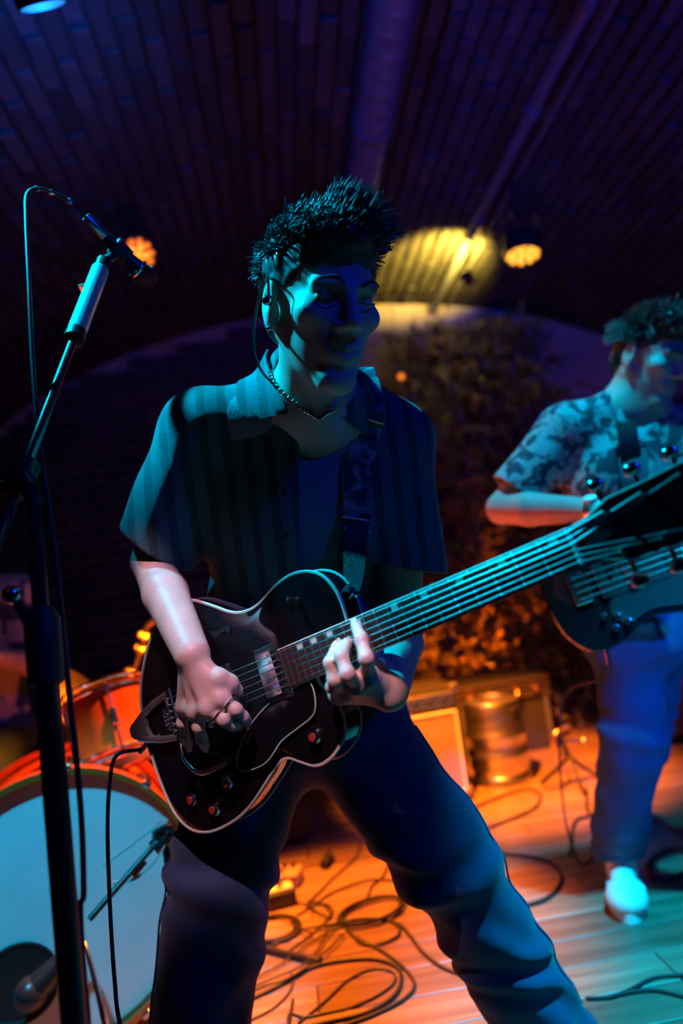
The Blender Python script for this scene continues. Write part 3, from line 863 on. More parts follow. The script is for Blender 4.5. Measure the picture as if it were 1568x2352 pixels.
for sx in (-0.19, 0.19):
    lt = MB().box((sx, -0.188, ch_*0.52), (0.05, 0.012, 0.055), Mk, bev=0.004).build('latch', M_['brass'], ca)
    MB().ball(tr(Mk, [(sx, -0.197, ch_*0.42)])[0], 0.011, 6, 10).build('latch_knob', M_['brass'], lt, True)

# dark stand with a curved hook and a plug lead near the keg
hk = AZ(1318, 1805, 0.0)
st = thing('hook_stand', 'short dark instrument stand with a curved hook beside the bass player\'s leg', 'stand', hk)
Mh = Zrot(0, hk)
for a in (0.4, 2.5, 4.6):
    MB().tube(catmull([hk+V((0, 0, 0.13)), hk+V((math.cos(a)*0.09, math.sin(a)*0.09, 0.05)), hk+V((math.cos(a)*0.15, math.sin(a)*0.15, 0.008))], 5), 0.009, 8).build('leg', M_['black'], st, True)
MB().rod(hk+V((0, 0, 0.12)), hk+V((-0.03, 0, 0.22)), 0.010).build('post', M_['black'], st, True)
MB().tube(catmull([hk+V((-0.03, -0.01, 0.13)), hk+V((-0.075, -0.03, 0.19)), hk+V((-0.06, -0.04, 0.245)), hk+V((0.01, -0.03, 0.265))], 6), 0.012, 10).build('hook', M_['brass'], st, True)
MB().ball(hk+V((0.07, -0.02, 0.19)), 0.018, 8, 12).build('knob', M_['brass'], st, True)
MB().rod(hk+V((-0.02, 0, 0.2)), hk+V((0.07, -0.02, 0.19)), 0.006).build('side_arm', M_['black'], st, True)

# ------------------------------------------------------------------ drum kit
bc = AY(146, 2076, 1.80); BR = 0.315; bc[2] = BR+0.015
nb_ = V((0.26, -0.96, 0.02)); nb_ /= np.linalg.norm(nb_)     # front of the drum faces this way
bd = thing('bass_drum', 'bass drum with a pale front head, orange hoops and an orange shell', 'drum', (bc[0], bc[1]+0.2, 0))
DL = 0.42
MB().lathe([(BR-0.02, -DL), (BR-0.015, -DL), (BR-0.015, -0.012), (BR-0.02, -0.012)], bc, nb_, 72, ring=True).build('shell', M_['drumwood'], bd, True)
MB().lathe([(0.001, -0.010), (BR-0.006, -0.010), (BR-0.004, -0.002), (0.001, -0.001)], bc, nb_, 72).build('front_head', M_['drumhead'], bd, True)
for h0 in (0.0, -DL-0.01):
    pr = [(BR-0.012, -0.028), (BR+0.010, -0.028), (BR+0.010, 0.022), (BR-0.006, 0.022), (BR-0.006, -0.001), (BR-0.012, -0.001)]
    v_ = MB().lathe([(a, b_+h0) for a, b_ in pr], bc, nb_, 72, ring=True)
    v_.build('hoop', M_['hoop'], bd, True)
s_, u_, _ = basis(nb_)
for k in range(10):
    a = 2*math.pi*(k+0.35)/10
    e = s_*math.cos(a)+u_*math.sin(a)
    q = bc+e*(BR+0.012)
    cl = MB().box((0, 0, 0), (0.026, 0.016, 0.062), frame(q-nb_*0.004, np.cross(nb_, e), nb_), bev=0.004).build('claw', M_['chrome'], bd)
    MB().tube([q-nb_*0.01+e*0.008, q-nb_*0.13+e*0.004], 0.0035, 8).build('tension_rod', M_['chrome'], cl, True)
    MB().box((0, 0, 0), (0.022, 0.022, 0.05), frame(bc+e*(BR-0.004)-nb_*0.15, np.cross(nb_, e), nb_), bev=0.006).build('lug', M_['chrome'], bd)
# port hole, seen as a black ring and dark opening
ph = AY(42, 2270, 1.75); ph = bc + (ph-bc) - nb_*((ph-bc) @ nb_)
MB().lathe([(0.001, -0.0005), (0.078, -0.0005), (0.082, 0.003), (0.088, 0.003), (0.09, 0.0)], ph, nb_, 40).build('port_hole', mat('port_dark', (0.004, 0.004, 0.005), 0.7), bd, True)
for sx in (-1, 1):
    side = np.cross(nb_, V((0, 0, 1)))
    MB().rod(bc+side*sx*(BR-0.03)-nb_*0.12-V((0, 0, .1)), V((bc[0], bc[1], 0.008))+side*sx*(BR+0.09)-nb_*0.02, 0.007).build('spur', M_['chrome'], bd, True)
# kick microphone in the port
km = ph+nb_*0.05+V((0.03, 0, -0.002))
kmic = thing('kick_microphone', 'round-headed dark microphone in front of the bass drum port', 'microphone', km)
MB().ball(km, (0.037, 0.037, 0.037), 14, 20).build('grille', M_['plastic'], kmic, True)
ax_ = V((0.75, 0.2, 0.55)); ax_ /= np.linalg.norm(ax_)
MB().lathe([(0.03, 0.02), (0.026, 0.05), (0.018, 0.10), (0.012, 0.105)], km, ax_, 20).build('body', M_['black'], kmic, True)
MB().tube(catmull([km+ax_*0.10, km+ax_*0.15+V((0, -.01, -.01)), km+V((0.17, -0.05, -0.05)), km+V((0.19, -0.06, -0.2))], 5), 0.006, 8).build('clip_arm', M_['chrome'], kmic, True)
# rack tom
tc_ = AY(258, 1668, 2.02); TR = 0.118; ta = V((0.22, -0.42, 0.88)); ta /= np.linalg.norm(ta)
tm = thing('rack_tom', 'orange lacquered tom drum tilted towards the drummer above the bass drum', 'drum', tc_-V((0, 0, .1)))
TH = 0.19
ta = V((-0.24, 0.28, 0.93)); ta /= np.linalg.norm(ta)
MB().lathe([(TR-0.006, -TH/2), (TR, -TH/2), (TR, TH/2), (TR-0.006, TH/2)], tc_, ta, 48, ring=True).build('shell', M_['drumwood'], tm, True)
for h0, nm in ((TH/2, 'top_head'), (-TH/2, 'bottom_head')):
    MB().lathe([(0.001, h0-0.004), (TR-0.003, h0-0.004), (TR-0.003, h0+0.001), (0.001, h0+0.001)], tc_, ta, 48).build(nm, M_['drumhead'], tm)
    for dz in (-0.012, 0.010):
        MB().tube([tc_+ta*(h0+dz*(1 if h0 > 0 else -1))+(basis(ta)[0]*math.cos(a)+basis(ta)[1]*math.sin(a))*(TR+0.006) for a in np.linspace(0, 2*math.pi, 48, endpoint=False)], 0.0045, 8, closed=True).build('rim', M_['chrome'], tm, True)
for k in range(6):
    a = 2*math.pi*k/6+0.3; e = basis(ta)[0]*math.cos(a)+basis(ta)[1]*math.sin(a)
    lg = MB().box((0, 0, 0), (0.016, 0.016, 0.05), frame(tc_+e*(TR+0.008), np.cross(ta, e), ta), bev=0.005).build('lug', M_['chrome'], tm)
    MB().tube([tc_+e*(TR+0.009)-ta*(TH/2+0.012), tc_+e*(TR+0.009)+ta*(TH/2+0.016)], 0.003, 8).build('tension_rod', M_['chrome'], lg, True)
post0 = V((bc[0]+0.06, bc[1]+0.22, 2*BR-0.02))
MB().tube(catmull([post0, post0+V((0, 0, 0.08)), tc_-ta*TH*0.2-basis(ta)[0]*0.0+V((-0.02, 0.05, -0.02))], 5), 0.011, 10).build('mount_post', M_['chrome'], tm, True)
# cymbal left of the tom, mostly behind the stand
cy = AY(168, 1600, 2.3); cya = V((0.75, -0.30, 0.58)); cya /= np.linalg.norm(cya)
cyb = V((cy[0]-0.10, cy[1]+0.30, 0))
cs = thing('cymbal_stand', 'small bronze cymbal tilted on its stand behind the tom drum', 'cymbal', cyb)
MB().lathe([(0.004, 0.028), (0.02, 0.026), (0.032, 0.012), (0.09, 0.003), (0.125, -0.004), (0.125, -0.006), (0.09, 0.0), (0.03, 0.008), (0.004, 0.02)], cy, cya, 40).build('cymbal', M_['brass'], cs, True)
MB().rod(cyb+V((0, 0, 0.2)), V((cyb[0], cyb[1], cy[2]-0.06)), 0.010).build('pole', M_['chrome'], cs, True)
MB().tube([V((cyb[0], cyb[1], cy[2]-0.06)), cy-cya*0.02, cy+cya*0.05], 0.006, 8).build('tilter', M_['chrome'], cs, True)
for a in (0.3, 2.4, 4.5):
    MB().rod(cyb+V((0, 0, 0.3)), cyb+V((math.cos(a)*0.2, math.sin(a)*0.2, 0.01)), 0.007).build('leg', M_['chrome'], cs, True)
# second stand whose clamps catch the orange light behind the guitar
hx = AY(345, 1425, 2.55); hb = V((hx[0]-0.02, hx[1], 0))
hs = thing('cymbal_stand', 'chrome stand with wing nuts catching orange light behind the guitar body', 'stand', hb)
pth = [AY(*p, 2.55) for p in ((358, 1424), (337, 1440), (330, 1462), (322, 1490), (312, 1525), (298, 1545))]
MB().tube(catmull(pth, 6), 0.010, 10).build('curved_arm', M_['brass'], hs, True)
for p in (pth[2], pth[3], pth[5]):
    MB().lathe([(0.012, -0.014), (0.022, -0.01), (0.022, 0.01), (0.012, 0.014)], p, (0.3, -0.6, 0.7), 14).build('wing_nut', M_['brass'], hs, True)
MB().rod(hb+V((-0.03, 0, 0.15)), V(pth[5])-V((0, 0, 0)), 0.010).build('pole', M_['chrome'], hs, True)
for a in (0.8, 2.9, 5.0):
    MB().rod(hb+V((-0.03, 0, 0.25)), hb+V((-0.03+math.cos(a)*0.17, math.sin(a)*0.17, 0.01)), 0.007).build('leg', M_['chrome'], hs, True)

# ------------------------------------------------------------------ short boom stand in front of the bass drum
YK = 1.60
j0 = AY(378, 1915, YK); j1 = AY(205, 2112, YK-0.10); pb0 = AZ(418, 2330, 0.0); pb0 = V((AY(408, 2100, YK)[0], YK, 0.0))
ks = thing('short_boom_stand', 'short black boom stand with white tie ends before the bass drum', 'microphone stand', pb0)
MB().rod(pb0+V((0, 0, 0.06)), j0, 0.0095, 0.009).build('pole', M_['black'], ks, True)
MB().rod(AY(392, 1898, YK+0.02), j1, 0.0065).build('boom', M_['black'], ks, True)
MB().rod(AY(388, 1912, YK), AY(352, 1950, YK-0.015), 0.017).build('boom_clutch', M_['black'], ks, True)
MB().rod(AY(330, 1975, YK-0.02), AY(302, 2008, YK-0.03), 0.011).build('boom_grip', M_['rubber'], ks, True)
MB().lathe([(0.02, -0.018), (0.026, -0.01), (0.026, 0.01), (0.02, 0.018)], j0, (0.4, -0.9, 0.1), 18).build('swivel', M_['black'], ks, True)
for a in (0.5, 2.6, 4.7):
    MB().rod(pb0+V((0, 0, 0.10)), pb0+V((math.cos(a)*0.12, math.sin(a)*0.12, 0.008)), 0.007).build('leg', M_['black'], ks, True)
for pts in (((385, 1885), (340, 1912), (290, 1950), (235, 1990)), ((378, 1945), (350, 1985), (310, 2018), (258, 2030))):
    p = catmull([AY(*q, YK-0.03) for q in pts], 6)
    d_ = V((0.0012, -0.0005, 0.004))
    MB().strip(p-d_, p+d_, 0.0012).build('tie_end', M_['white'], ks, True)

# ------------------------------------------------------------------ vocal microphone on a boom stand (left foreground)
YP = 0.86
sw = AY(46, 1092, YP+0.02)
pp0 = AY(126, 1800, YP); px0, py0 = pp0[0], pp0[1]
vs_ = thing('microphone_stand', 'tall black boom microphone stand close on the left with a silver grip sleeve', 'microphone stand', (px0, py0, 0))
MB().lathe([(0.001, 0.0), (0.125, 0.0), (0.125, 0.012), (0.05, 0.028), (0.02, 0.04), (0.001, 0.04)], (px0, py0, 0), (0, 0, 1), 48).build('round_base', M_['black'], vs_, True)
zc = AY(95, 1480, YP)[2]
MB().rod((px0, py0, 0.03), (px0, py0, zc), 0.0145, seg=20).build('lower_tube', M_['black'], vs_, True)
MB().lathe([(0.015, -0.05), (0.021, -0.045), (0.021, 0.03), (0.013, 0.045)], (px0, py0, zc), (0, 0, 1), 20).build('clutch', M_['rubber'], vs_, True)
swv = V((px0, py0, AY(50, 1130, YP)[2]))
MB().rod((px0, py0, zc), swv, 0.0095, seg=16).build('upper_tube', M_['black'], vs_, True)
MB().rod(AY(90, 1480, YP-0.012), AY(32, 1368, YP-0.02), 0.006).build('clutch_lever', M_['black'], vs_, True)
MB().ball(AY(28, 1366, YP-0.02), 0.012, 8, 14).build('lever_knob', M_['chrome'], vs_, True)
b_lo = AY(-40, 1330, 0.80); b_hi = AY(238, 600, 1.22)
bdir = (b_hi-b_lo)/np.linalg.norm(b_hi-b_lo)
def onboom(py):
    best = min(np.linspace(0, 1.2, 600), key=lambda t: abs(proj(b_lo+(b_hi-b_lo)*t)[1]-py)); return b_lo+(b_hi-b_lo)*best
MB().tube([b_lo, onboom(775)], 0.0075, 16).build('boom_tube', M_['chrome'] if False else mat('dark_chrome', (0.30, 0.30, 0.32), 0.22, metal=1.0), vs_, True)
bm = onboom(1092)
MB().lathe([(0.010, -0.03), (0.018, -0.028), (0.018, 0.02), (0.010, 0.026)], bm, bdir, 18).build('boom_clamp', M_['black'], vs_, True)
MB().tube([bm, (bm+swv)/2, swv], 0.012, 12).build('swivel', M_['black'], vs_, True)
MB().tube([bm, bm+V((-0.035, -0.01, 0.0))], 0.006, 10).build('clamp_screw', M_['black'], vs_, True)
MB().ball(bm+V((-0.042, -0.012, 0)), 0.010, 8, 12).build('clamp_knob', M_['plastic'], vs_, True)
MB().lathe([(0.009, -0.022), (0.0165, -0.02), (0.0165, 0.0), (0.012, 0.004)], onboom(765), bdir, 20).build('grip_collar', M_['black'], vs_, True)
g0, g1 = onboom(762), onboom(622)
MB().rod(g0, g1, 0.0155, seg=24).build('grip_sleeve', mat('silver_sleeve', (0.80, 0.80, 0.80), 0.30, metal=0.6), vs_, True)
MB().box((0, 0, 0), (0.012, 0.004, 0.016), frame((g0*0.3+g1*0.7)+V((-0.018, -0.004, 0.0)), V((1, 0.1, 0.2)), V((0.2, -0.9, 0.3))), bev=0.001).build('grip_lever', M_['steel'], vs_)
MB().rod(g1, b_hi, 0.012, seg=18).build('boom_tip', M_['black'], vs_, True)
m_tail = AY(196, 498, 1.22); m_head = AY(338, 640, 1.30)
md = (m_head-m_tail)/np.linalg.norm(m_head-m_tail); ML = np.linalg.norm(m_head-m_tail)
vm_ = thing('vocal_microphone', 'dark handheld vocal microphone held in the clip of the boom stand', 'microphone', m_tail)
def onm(t): return m_tail+md*ML*t
MB().lathe([(0.0085, 0), (0.0095, 0.004), (0.0095, ML*0.30), (0.008, ML*0.32)], m_tail, md, 20).build('cable_plug', M_['steel'], vm_, True)
MB().lathe([(0.010, ML*0.31), (0.0115, ML*0.33), (0.0135, ML*0.60), (0.017, ML*0.80), (0.018, ML*0.83)], m_tail, md, 24).build('handle', M_['black'], vm_, True)
MB().lathe([(0.020, ML*0.82), (0.021, ML*0.83), (0.021, ML*0.86), (0.020, ML*0.87)], m_tail, md, 24).build('grille_ring', M_['chrome'], vm_, True)
MB().ball(onm(0.96), 0.0235, 14, 22).build('grille_ball', mat('mic_mesh', (0.06, 0.06, 0.07), 0.4, metal=0.8, bump=0.9, bscale=900), vm_, True)
MB().lathe([(0.0145, -0.018), (0.0185, -0.016), (0.0185, 0.016), (0.0145, 0.018)], onm(0.55), md, 20).build('clip', M_['rubber'], vs_, True)
MB().rod(b_hi, onm(0.55), 0.008).build('clip_joint', M_['rubber'], vs_, True)
# microphone cable
pc = [onm(0.0), AY(160, 462, 1.2), AY(118, 442, 1.18), AY(84, 434, 1.15), AY(62, 448, 1.13), AY(60, 500, 1.10), AY(66, 640, 1.05), AY(74, 820, 1.0), AY(88, 1000, .95), AY(110, 1150, .93), AY(135, 1350, .91), AY(155, 1550, .90), AY(176, 1750, .89), AY(188, 1900, .885), AY(192, 2050, .88), AY(190, 2200, .875)]
pl = pc[-1]; pc += [V((pl[0], pl[1], 0.12)), V((pl[0]-0.04, pl[1]+0.02, 0.035)), V((pl[0]-0.12, pl[1]+0.12, 0.006)), V((pl[0]-0.35, pl[1]+0.2, 0.006))]
mc = thing('microphone_cable', 'thin black cable looping up from the stand into the vocal microphone', 'cable', pc[-1])
MB().tube(catmull(pc, 8), 0.0036, 10).build('cable_jacket', M_['rubber'], mc, True)
for t in (3, 1, 2):
    MB().lathe([(0.0045, -0.004), (0.0052, 0), (0.0045, 0.004)], V(pc[t]), V(pc[t+1])-V(pc[t-1]), 12).build('tape_ring', M_['steel'], mc, True)

# ------------------------------------------------------------------ cables on the floor
def zp(x, y): return (500+.3827*x, 1750+.3827*y)          # points read off a close view of the floor
def cable(label, pts, r=0.0035, z=None, lift=0.0, grp=None):
    z = r+0.001 if z is None else z
    P = [AZ(px, py, z) for px, py in pts]
    c = catmull(P, 8)
    if lift:
        c[:, 2] += lift*np.abs(np.sin(np.linspace(0, 9, len(c))))
    t = MB().tube(c, r, 8).build('audio_cable', M_['rubber'], None, True, origin=P[0])
    tag(t, label, 'cable', grp)
    return t
Zp = lambda L: [zp(*p) for p in L]
cable('thick black cable in a big loop on the floor, nearest the singer\'s spread feet', Zp([(-60, 1560), (100, 1470), (350, 1350), (600, 1220), (900, 1180), (1060, 1220), (1100, 1290), (1060, 1400), (900, 1500), (650, 1560), (500, 1600)]), 0.005)
cable('black cable running outside the big loop between the singer\'s feet', Zp([(820, 1050), (960, 1120), (1100, 1220), (1180, 1330), (1120, 1420), (950, 1510), (780, 1573), (600, 1640)]), 0.0042, z=0.005)
cable('thin black cable making a long narrow loop inside the big loop', Zp([(480, 1570), (650, 1430), (780, 1310), (920, 1245), (1040, 1255), (1060, 1320), (960, 1400), (800, 1470), (650, 1505), (520, 1530), (430, 1510), (420, 1573)]), 0.003, z=0.004)
cable('short thin cable bending towards the singer\'s standing leg', Zp([(60, 1610), (150, 1570), (330, 1480), (430, 1380), (450, 1310), (440, 1270)]), 0.0028, z=0.0035)
cable('black cable leaving the coil and passing under the singer\'s outstretched leg', Zp([(640, 985), (820, 945), (960, 940), (1080, 970), (1160, 1050), (1220, 1130), (1330, 1220), (1480, 1280), (1568, 1310)]) + [(1160, 2285), (1230, 2320)], 0.0048)
rngc = np.random.default_rng(3)
coil = []
for k in range(5*22):
    a = 2*math.pi*k/22; w2 = 1+0.10*math.sin(k*0.31); coil.append((905+190*w2*math.cos(a)+12*math.sin(k*.13), 895+70*w2*math.sin(a)-48*w2*math.cos(a)))
P = []
for i, (x_, y_) in enumerate(coil):
    P.append(AZ(*zp(x_, y_), 0.006+0.0025*i/22))
tag(MB().tube(catmull(P, 3), 0.0034, 8).build('audio_cable', M_['rubber'], None, True, origin=P[0]), 'black cable coiled in several turns in the bright orange light', 'cable')
coil = []
for k in range(4*20):
    a = 2*math.pi*k/20; w2 = 1+0.14*math.sin(k*0.37); coil.append((330+150*w2*math.cos(a), 1000+75*w2*math.sin(a)-20*math.cos(a)))
P = [AZ(*zp(*q), 0.006+0.0025*i/20) for i, q in enumerate(coil)]
tag(MB().tube(catmull(P, 3), 0.0034, 8).build('audio_cable', M_['rubber'], None, True, origin=P[0]), 'black cable coiled beside the singer\'s standing leg', 'cable')
cable('thin cable running straight back from the coil towards the amplifier', Zp([(540, 850), (620, 770), (700, 690), (830, 570), (870, 470), (960, 420), (1020, 410)]), 0.0035)
cable('thin cable rising from the coil behind the singer\'s outstretched leg', Zp([(890, 830), (930, 740), (1000, 670), (1050, 540), (1090, 490), (1150, 450)]), 0.0035)
cable('thin cable arching over the coil to the singer\'s outstretched leg', Zp([(480, 920), (600, 840), (700, 780), (870, 715), (1000, 705), (1120, 730), (1190, 770), (1260, 840)]), 0.0035, z=0.0045)
cable('cable making a small bow just in front of the coil', Zp([(760, 990), (800, 1030), (860, 1085), (960, 1095), (1070, 1050), (1090, 1000), (1050, 960)]), 0.004, z=0.006)
tang = [[(100, 1290), (300, 1130), (480, 1010), (700, 970), (760, 930)], [(110, 1340), (350, 1230), (560, 1080), (720, 990), (800, 960)], [(90, 1400), (300, 1310), (450, 1250), (560, 1180), (650, 1040), (720, 960)],
        [(440, 960), (540, 1020), (640, 1010), (740, 1000)], [(430, 1130), (500, 1080), (600, 1000), (690, 900), (640, 850), (560, 870)], [(420, 830), (520, 850), (600, 900), (680, 930), (640, 860), (540, 830)], [(70, 1450), (260, 1350), (420, 1300), (600, 1180), (760, 1030)]]
for i, tg_ in enumerate(tang):
    cable('thin black cable in the tangle between the singer\'s legs', Zp(tg_), 0.003, z=0.006+0.003*(i % 4), grp='tangled cables between the legs')
c5 = lambda L: [(1000+.3622*x, 1850+.3622*y) for x, y in L]
cable('thick black cable bow lying on the dark red boards beside the bass player\'s shoe', c5([(380, 300), (450, 310), (600, 325), (740, 370), (800, 450), (760, 540), (700, 590), (620, 620), (520, 640)]), 0.006)
cable('black cable curving over the cyan lit boards in front of the bass player', c5([(950, 1222), (1100, 1215), (1230, 1170), (1380, 1095), (1568, 1075), (1700, 1070)]), 0.0042)
cable('black cable forking away lower over the cyan lit boards', c5([(1100, 1217), (1200, 1190), (1380, 1170), (1568, 1210), (1700, 1250)]), 0.0038, z=0.006)
coil = [(1500+150*(1+.1*math.sin(k*.4))*math.cos(2*math.pi*k/20), 370+90*(1+.1*math.sin(k*.4))*math.sin(2*math.pi*k/20)-30*math.cos(2*math.pi*k/20)) for k in range(60)]
P = [AZ(*c5([q])[0], 0.006+0.003*i/20) for i, q in enumerate(coil)]
tag(MB().tube(catmull(P, 3), 0.005, 8).build('audio_cable', M_['rubber'], None, True, origin=P[0]), 'black cable coiled on the floor behind the bass player\'s shoe', 'cable')
c3 = lambda L: [(850+.458*x, 1450+.458*y) for x, y in L]
cable('cable snaking over the bright orange boards in front of the keg', c3([(560, 1000), (590, 985), (720, 935), (830, 880), (850, 820), (800, 790), (700, 810), (600, 850), (510, 890)]), 0.006)
cable('thin cable curling from the foot of the keg', c3([(860, 785), (930, 782), (980, 770), (1000, 735), (985, 700)]), 0.005)
cable('cable dropping from the hook stand along the bass player\'s leg', c3([(1085, 790), (1085, 880), (1100, 920), (1060, 935), (1030, 950), (1012, 1000), (1010, 1050), (1000, 1120)]), 0.006)
# ------------------------------------------------------------------ small things on the floor
def floor_box(name, label, cat, px, py, size, rot, m1, extra=None):
    o = AZ(px, py, 0.0); t = thing(name, label, cat, o); M = Zrot(rot, o)
    MB().box((0, 0, size[2]/2+0.002), size, M, bev=0.006).build('casing', m1, t)
    return t, M, o
t, M, o = floor_box('effects_pedal', 'small dark effects pedal with a pale top beside the cable coil', 'pedal', 645, 2078, (0.10, 0.07, 0.05), 12, M_['plastic'])
MB().box((0, 0, 0.055), (0.085, 0.055, 0.006), M, bev=0.002).build('top_plate', M_['piping'], t)
MB().lathe([(0.012, 0), (0.012, 0.012), (0.008, 0.016)], tr(M, [(0.0, -0.012, 0.058)])[0], (0, 0, 1), 14).build('footswitch', M_['chrome'], t, True)
t, M, o = floor_box('effects_pedal', 'pinkish worn effects pedal farther back near the amplifier', 'pedal', 655, 2030, (0.12, 0.09, 0.045), -14, mat('worn_pedal', (0.45, 0.30, 0.24), 0.5, var=0.3))
for sx in (-0.03, 0.0, 0.03):
    MB().lathe([(0.009, 0), (0.008, 0.014)], tr(M, [(sx, 0.02, 0.047)])[0], (0, 0, 1), 12).build('knob', M_['plastic'], t, True)
MB().lathe([(0.012, 0), (0.012, 0.012)], tr(M, [(0, -0.025, 0.047)])[0], (0, 0, 1), 12).build('footswitch', M_['chrome'], t, True)
o = AZ(752, 1972, 0.02); t = thing('jack_adapter', 'small black plug adapter with a bright end lying on the orange boards', 'plug', AZ(752, 1972, 0))
d_ = V((0.35, 0.9, 0.12))/np.linalg.norm((0.35, 0.9, 0.12))
MB().lathe([(0.012, -0.05), (0.018, -0.045), (0.018, 0.02), (0.012, 0.03)], o, d_, 16).build('sleeve', M_['rubber'], t, True)
MB().lathe([(0.010, 0.03), (0.010, 0.055), (0.006, 0.06)], o, d_, 14).build('tip', M_['chrome'], t, True)
r0 = AZ(575, 2172, 0.012); r1 = AZ(730, 2206, 0.012)
t = thing('folding_stand_leg', 'dark metal stand leg with a rubber tip lying among the cables', 'stand', r0)
MB().rod(r0, r1, 0.0085, seg=14).build('tube', M_['black'], t, True)
MB().lathe([(0.009, -0.03), (0.011, -0.028), (0.011, 0.008), (0.006, 0.012)], r1, r1-r0, 14).build('rubber_tip', M_['rubber'], t, True)
# dark bag on the floor left of the amplifier
o = AZ(650, 1952, 0.0)
t = thing('gear_bag', 'low dark gear bag on the floor by the amplifier', 'bag', o)
MB().box((0, 0.10, 0.08), (0.26, 0.18, 0.155), Zrot(8, o), bev=0.03).build('bag_body', M_['tolex'], t)
MB().tube(catmull(tr(Zrot(8, o), [(-0.07, 0.0, 0.10), (-0.06, -0.02, 0.14), (0.06, -0.02, 0.14), (0.07, 0.0, 0.10)]), 5), 0.006, 8).build('carry_loop', M_['leather'], t, True)
# ------------------------------------------------------------------ singer's hollow-body guitar
nut_p = CAM+ray(1315, 1257)*0.763; brg_p = CAM+ray(470, 1612)*1.076
gu = (nut_p-brg_p)/np.linalg.norm(nut_p-brg_p)
w0 = RT*0.434-UP*0.897-FW*0.085; w0 -= gu*(w0 @ gu); w0 /= np.linalg.norm(w0)
n0 = np.cross(gu, w0); n0 = -n0 if n0 @ FW > 0 else n0
_ph = math.radians(12)
gw = w0*math.cos(_ph)+n0*math.sin(_ph); gn = n0*math.cos(_ph)-w0*math.sin(_ph)
MG = np.eye(4); MG[:3, 0] = gu; MG[:3, 1] = -gw; MG[:3, 2] = gn; MG[:3, 3] = brg_p
SC = float(np.linalg.norm(nut_p-brg_p))
def G(x, y, z=0.0): return tr(MG, [(x, y, z)])[0]
def GH(px, py, h):
    d = ray(px, py); o = brg_p+gn*h
    return CAM+d*(((o-CAM) @ gn)/(d @ gn))
def GL(P): return (V(P)-brg_p) @ MG[:3, :3]
gt = thing('electric_guitar', 'black hollow-body electric guitar with cream binding and vibrato tailpiece played by the singer', 'guitar', G(-0.18, -0.05, -0.06))
outl = [(-.183, 0), (-.176, .045), (-.152, .092), (-.111, .138), (-.071, .163), (-.03, .173), (.01, .165), (.05, .141), (.085, .117), (.112, .107), (.144, .107), (.188, .121), (.225, .125), (.257, .117), (.279, .099), (.291, .070), (.292, .040),
        (.286, .022), (.25, .0), (.215, -.022), (.211, -.036), (.220, -.050), (.231, -.072), (.232, -.097), (.221, -.119), (.19, -.138), (.160, -.142), (.135, -.131), (.113, -.120), (.089, -.124), (.058, -.143), (.008, -.171), (-.037, -.185), (-.090, -.190), (-.133, -.178), (-.162, -.145), (-.177, -.092), (-.183, -.040)]
O2 = catmull(np.array([(a, b, 0) for a, b in outl]), 4, closed=True)[:, :2]
ctr = V((0.05, -0.005)); no = len(O2)
ZT, ZB = -0.020, -0.064
def ringv(k, z): return np.c_[ctr+(O2-ctr)*k, np.full(no, z)]
rings = [ringv(0.02, ZB), ringv(0.6, ZB), ringv(0.985, ZB), ringv(1.0, ZB+0.003), ringv(1.0, ZT-0.003), ringv(0.985, ZT), ringv(0.93, ZT+0.001), ringv(0.85, ZT+0.004), ringv(0.7, ZT+0.008), ringv(0.45, ZT+0.010), ringv(0.02, ZT+0.011)]
v = tr(MG, np.vstack(rings)); f = []
for i in range(len(rings)-1):
    for k in range(no):
        l = (k+1) % no
        f.append((i*no+k, i*no+l, (i+1)*no+l, (i+1)*no+k))
f += [tuple(range(no))[::-1], tuple((len(rings)-1)*no+k for k in range(no))]
gbody = MB().add(v, f).build('guitar_body', M_['gloss'], gt, True)
for z in (ZT-0.002, ZB+0.002):
    MB().tube(tr(MG, np.c_[ctr+(O2-ctr)*0.998, np.full(no, z)]), 0.0028, 6, closed=True).build('binding', M_['binding'], gt, True)
# sound hole on the bass side, shaped like an f
fh = catmull([(0.075, 0.078, 0), (0.082, 0.088, 0), (0.073, 0.094, 0), (0.05, 0.092, 0), (0.02, 0.104, 0), (-0.01, 0.118, 0), (-0.03, 0.118, 0), (-0.035, 0.108, 0), (-0.026, 0.104, 0)], 5)
def ztop(x, y):
    d = np.linalg.norm((V((x, y))-ctr))/0.19
    return ZT+0.011*max(0, 1-d**1.6)
P = tr(MG, [(a, b, ztop(a, b)+0.0008) for a, b, c in fh])
wd_ = 0.0045*np.sin(np.linspace(0.5, math.pi-0.5, len(P)))
q = tr(MG, [(a+w_, b+w_, ztop(a, b)+0.0008) for (a, b, c), w_ in zip(fh, wd_)]); q2 = tr(MG, [(a-w_, b-w_, ztop(a, b)+0.0008) for (a, b, c), w_ in zip(fh, wd_)])
MB().strip(q, q2, 0.0006).build('sound_hole', M_['rubber'], gt)
# pickguard with light edge
pg = [(.205, -.030), (.208, -.05), (.196, -.074), (.16, -.085), (.125, -.094), (.100, -.108), (.079, -.117), (.05, -.119), (.028, -.114), (.03, -.095), (.07, -.06), (.13, -.036), (.18, -.031)]
pgc = catmull(np.array([(a, b, 0) for a, b in pg]), 4, closed=True)[:, :2]
pgo = MB().prism(pgc, -0.008, -0.0055, MG).build('pickguard', M_['gloss'], gt)
MB().tube(tr(MG, np.c_[pgc, np.full(len(pgc), -0.0062)]), 0.0011, 6, closed=True).build('pickguard_edge', M_['binding'], pgo, True)
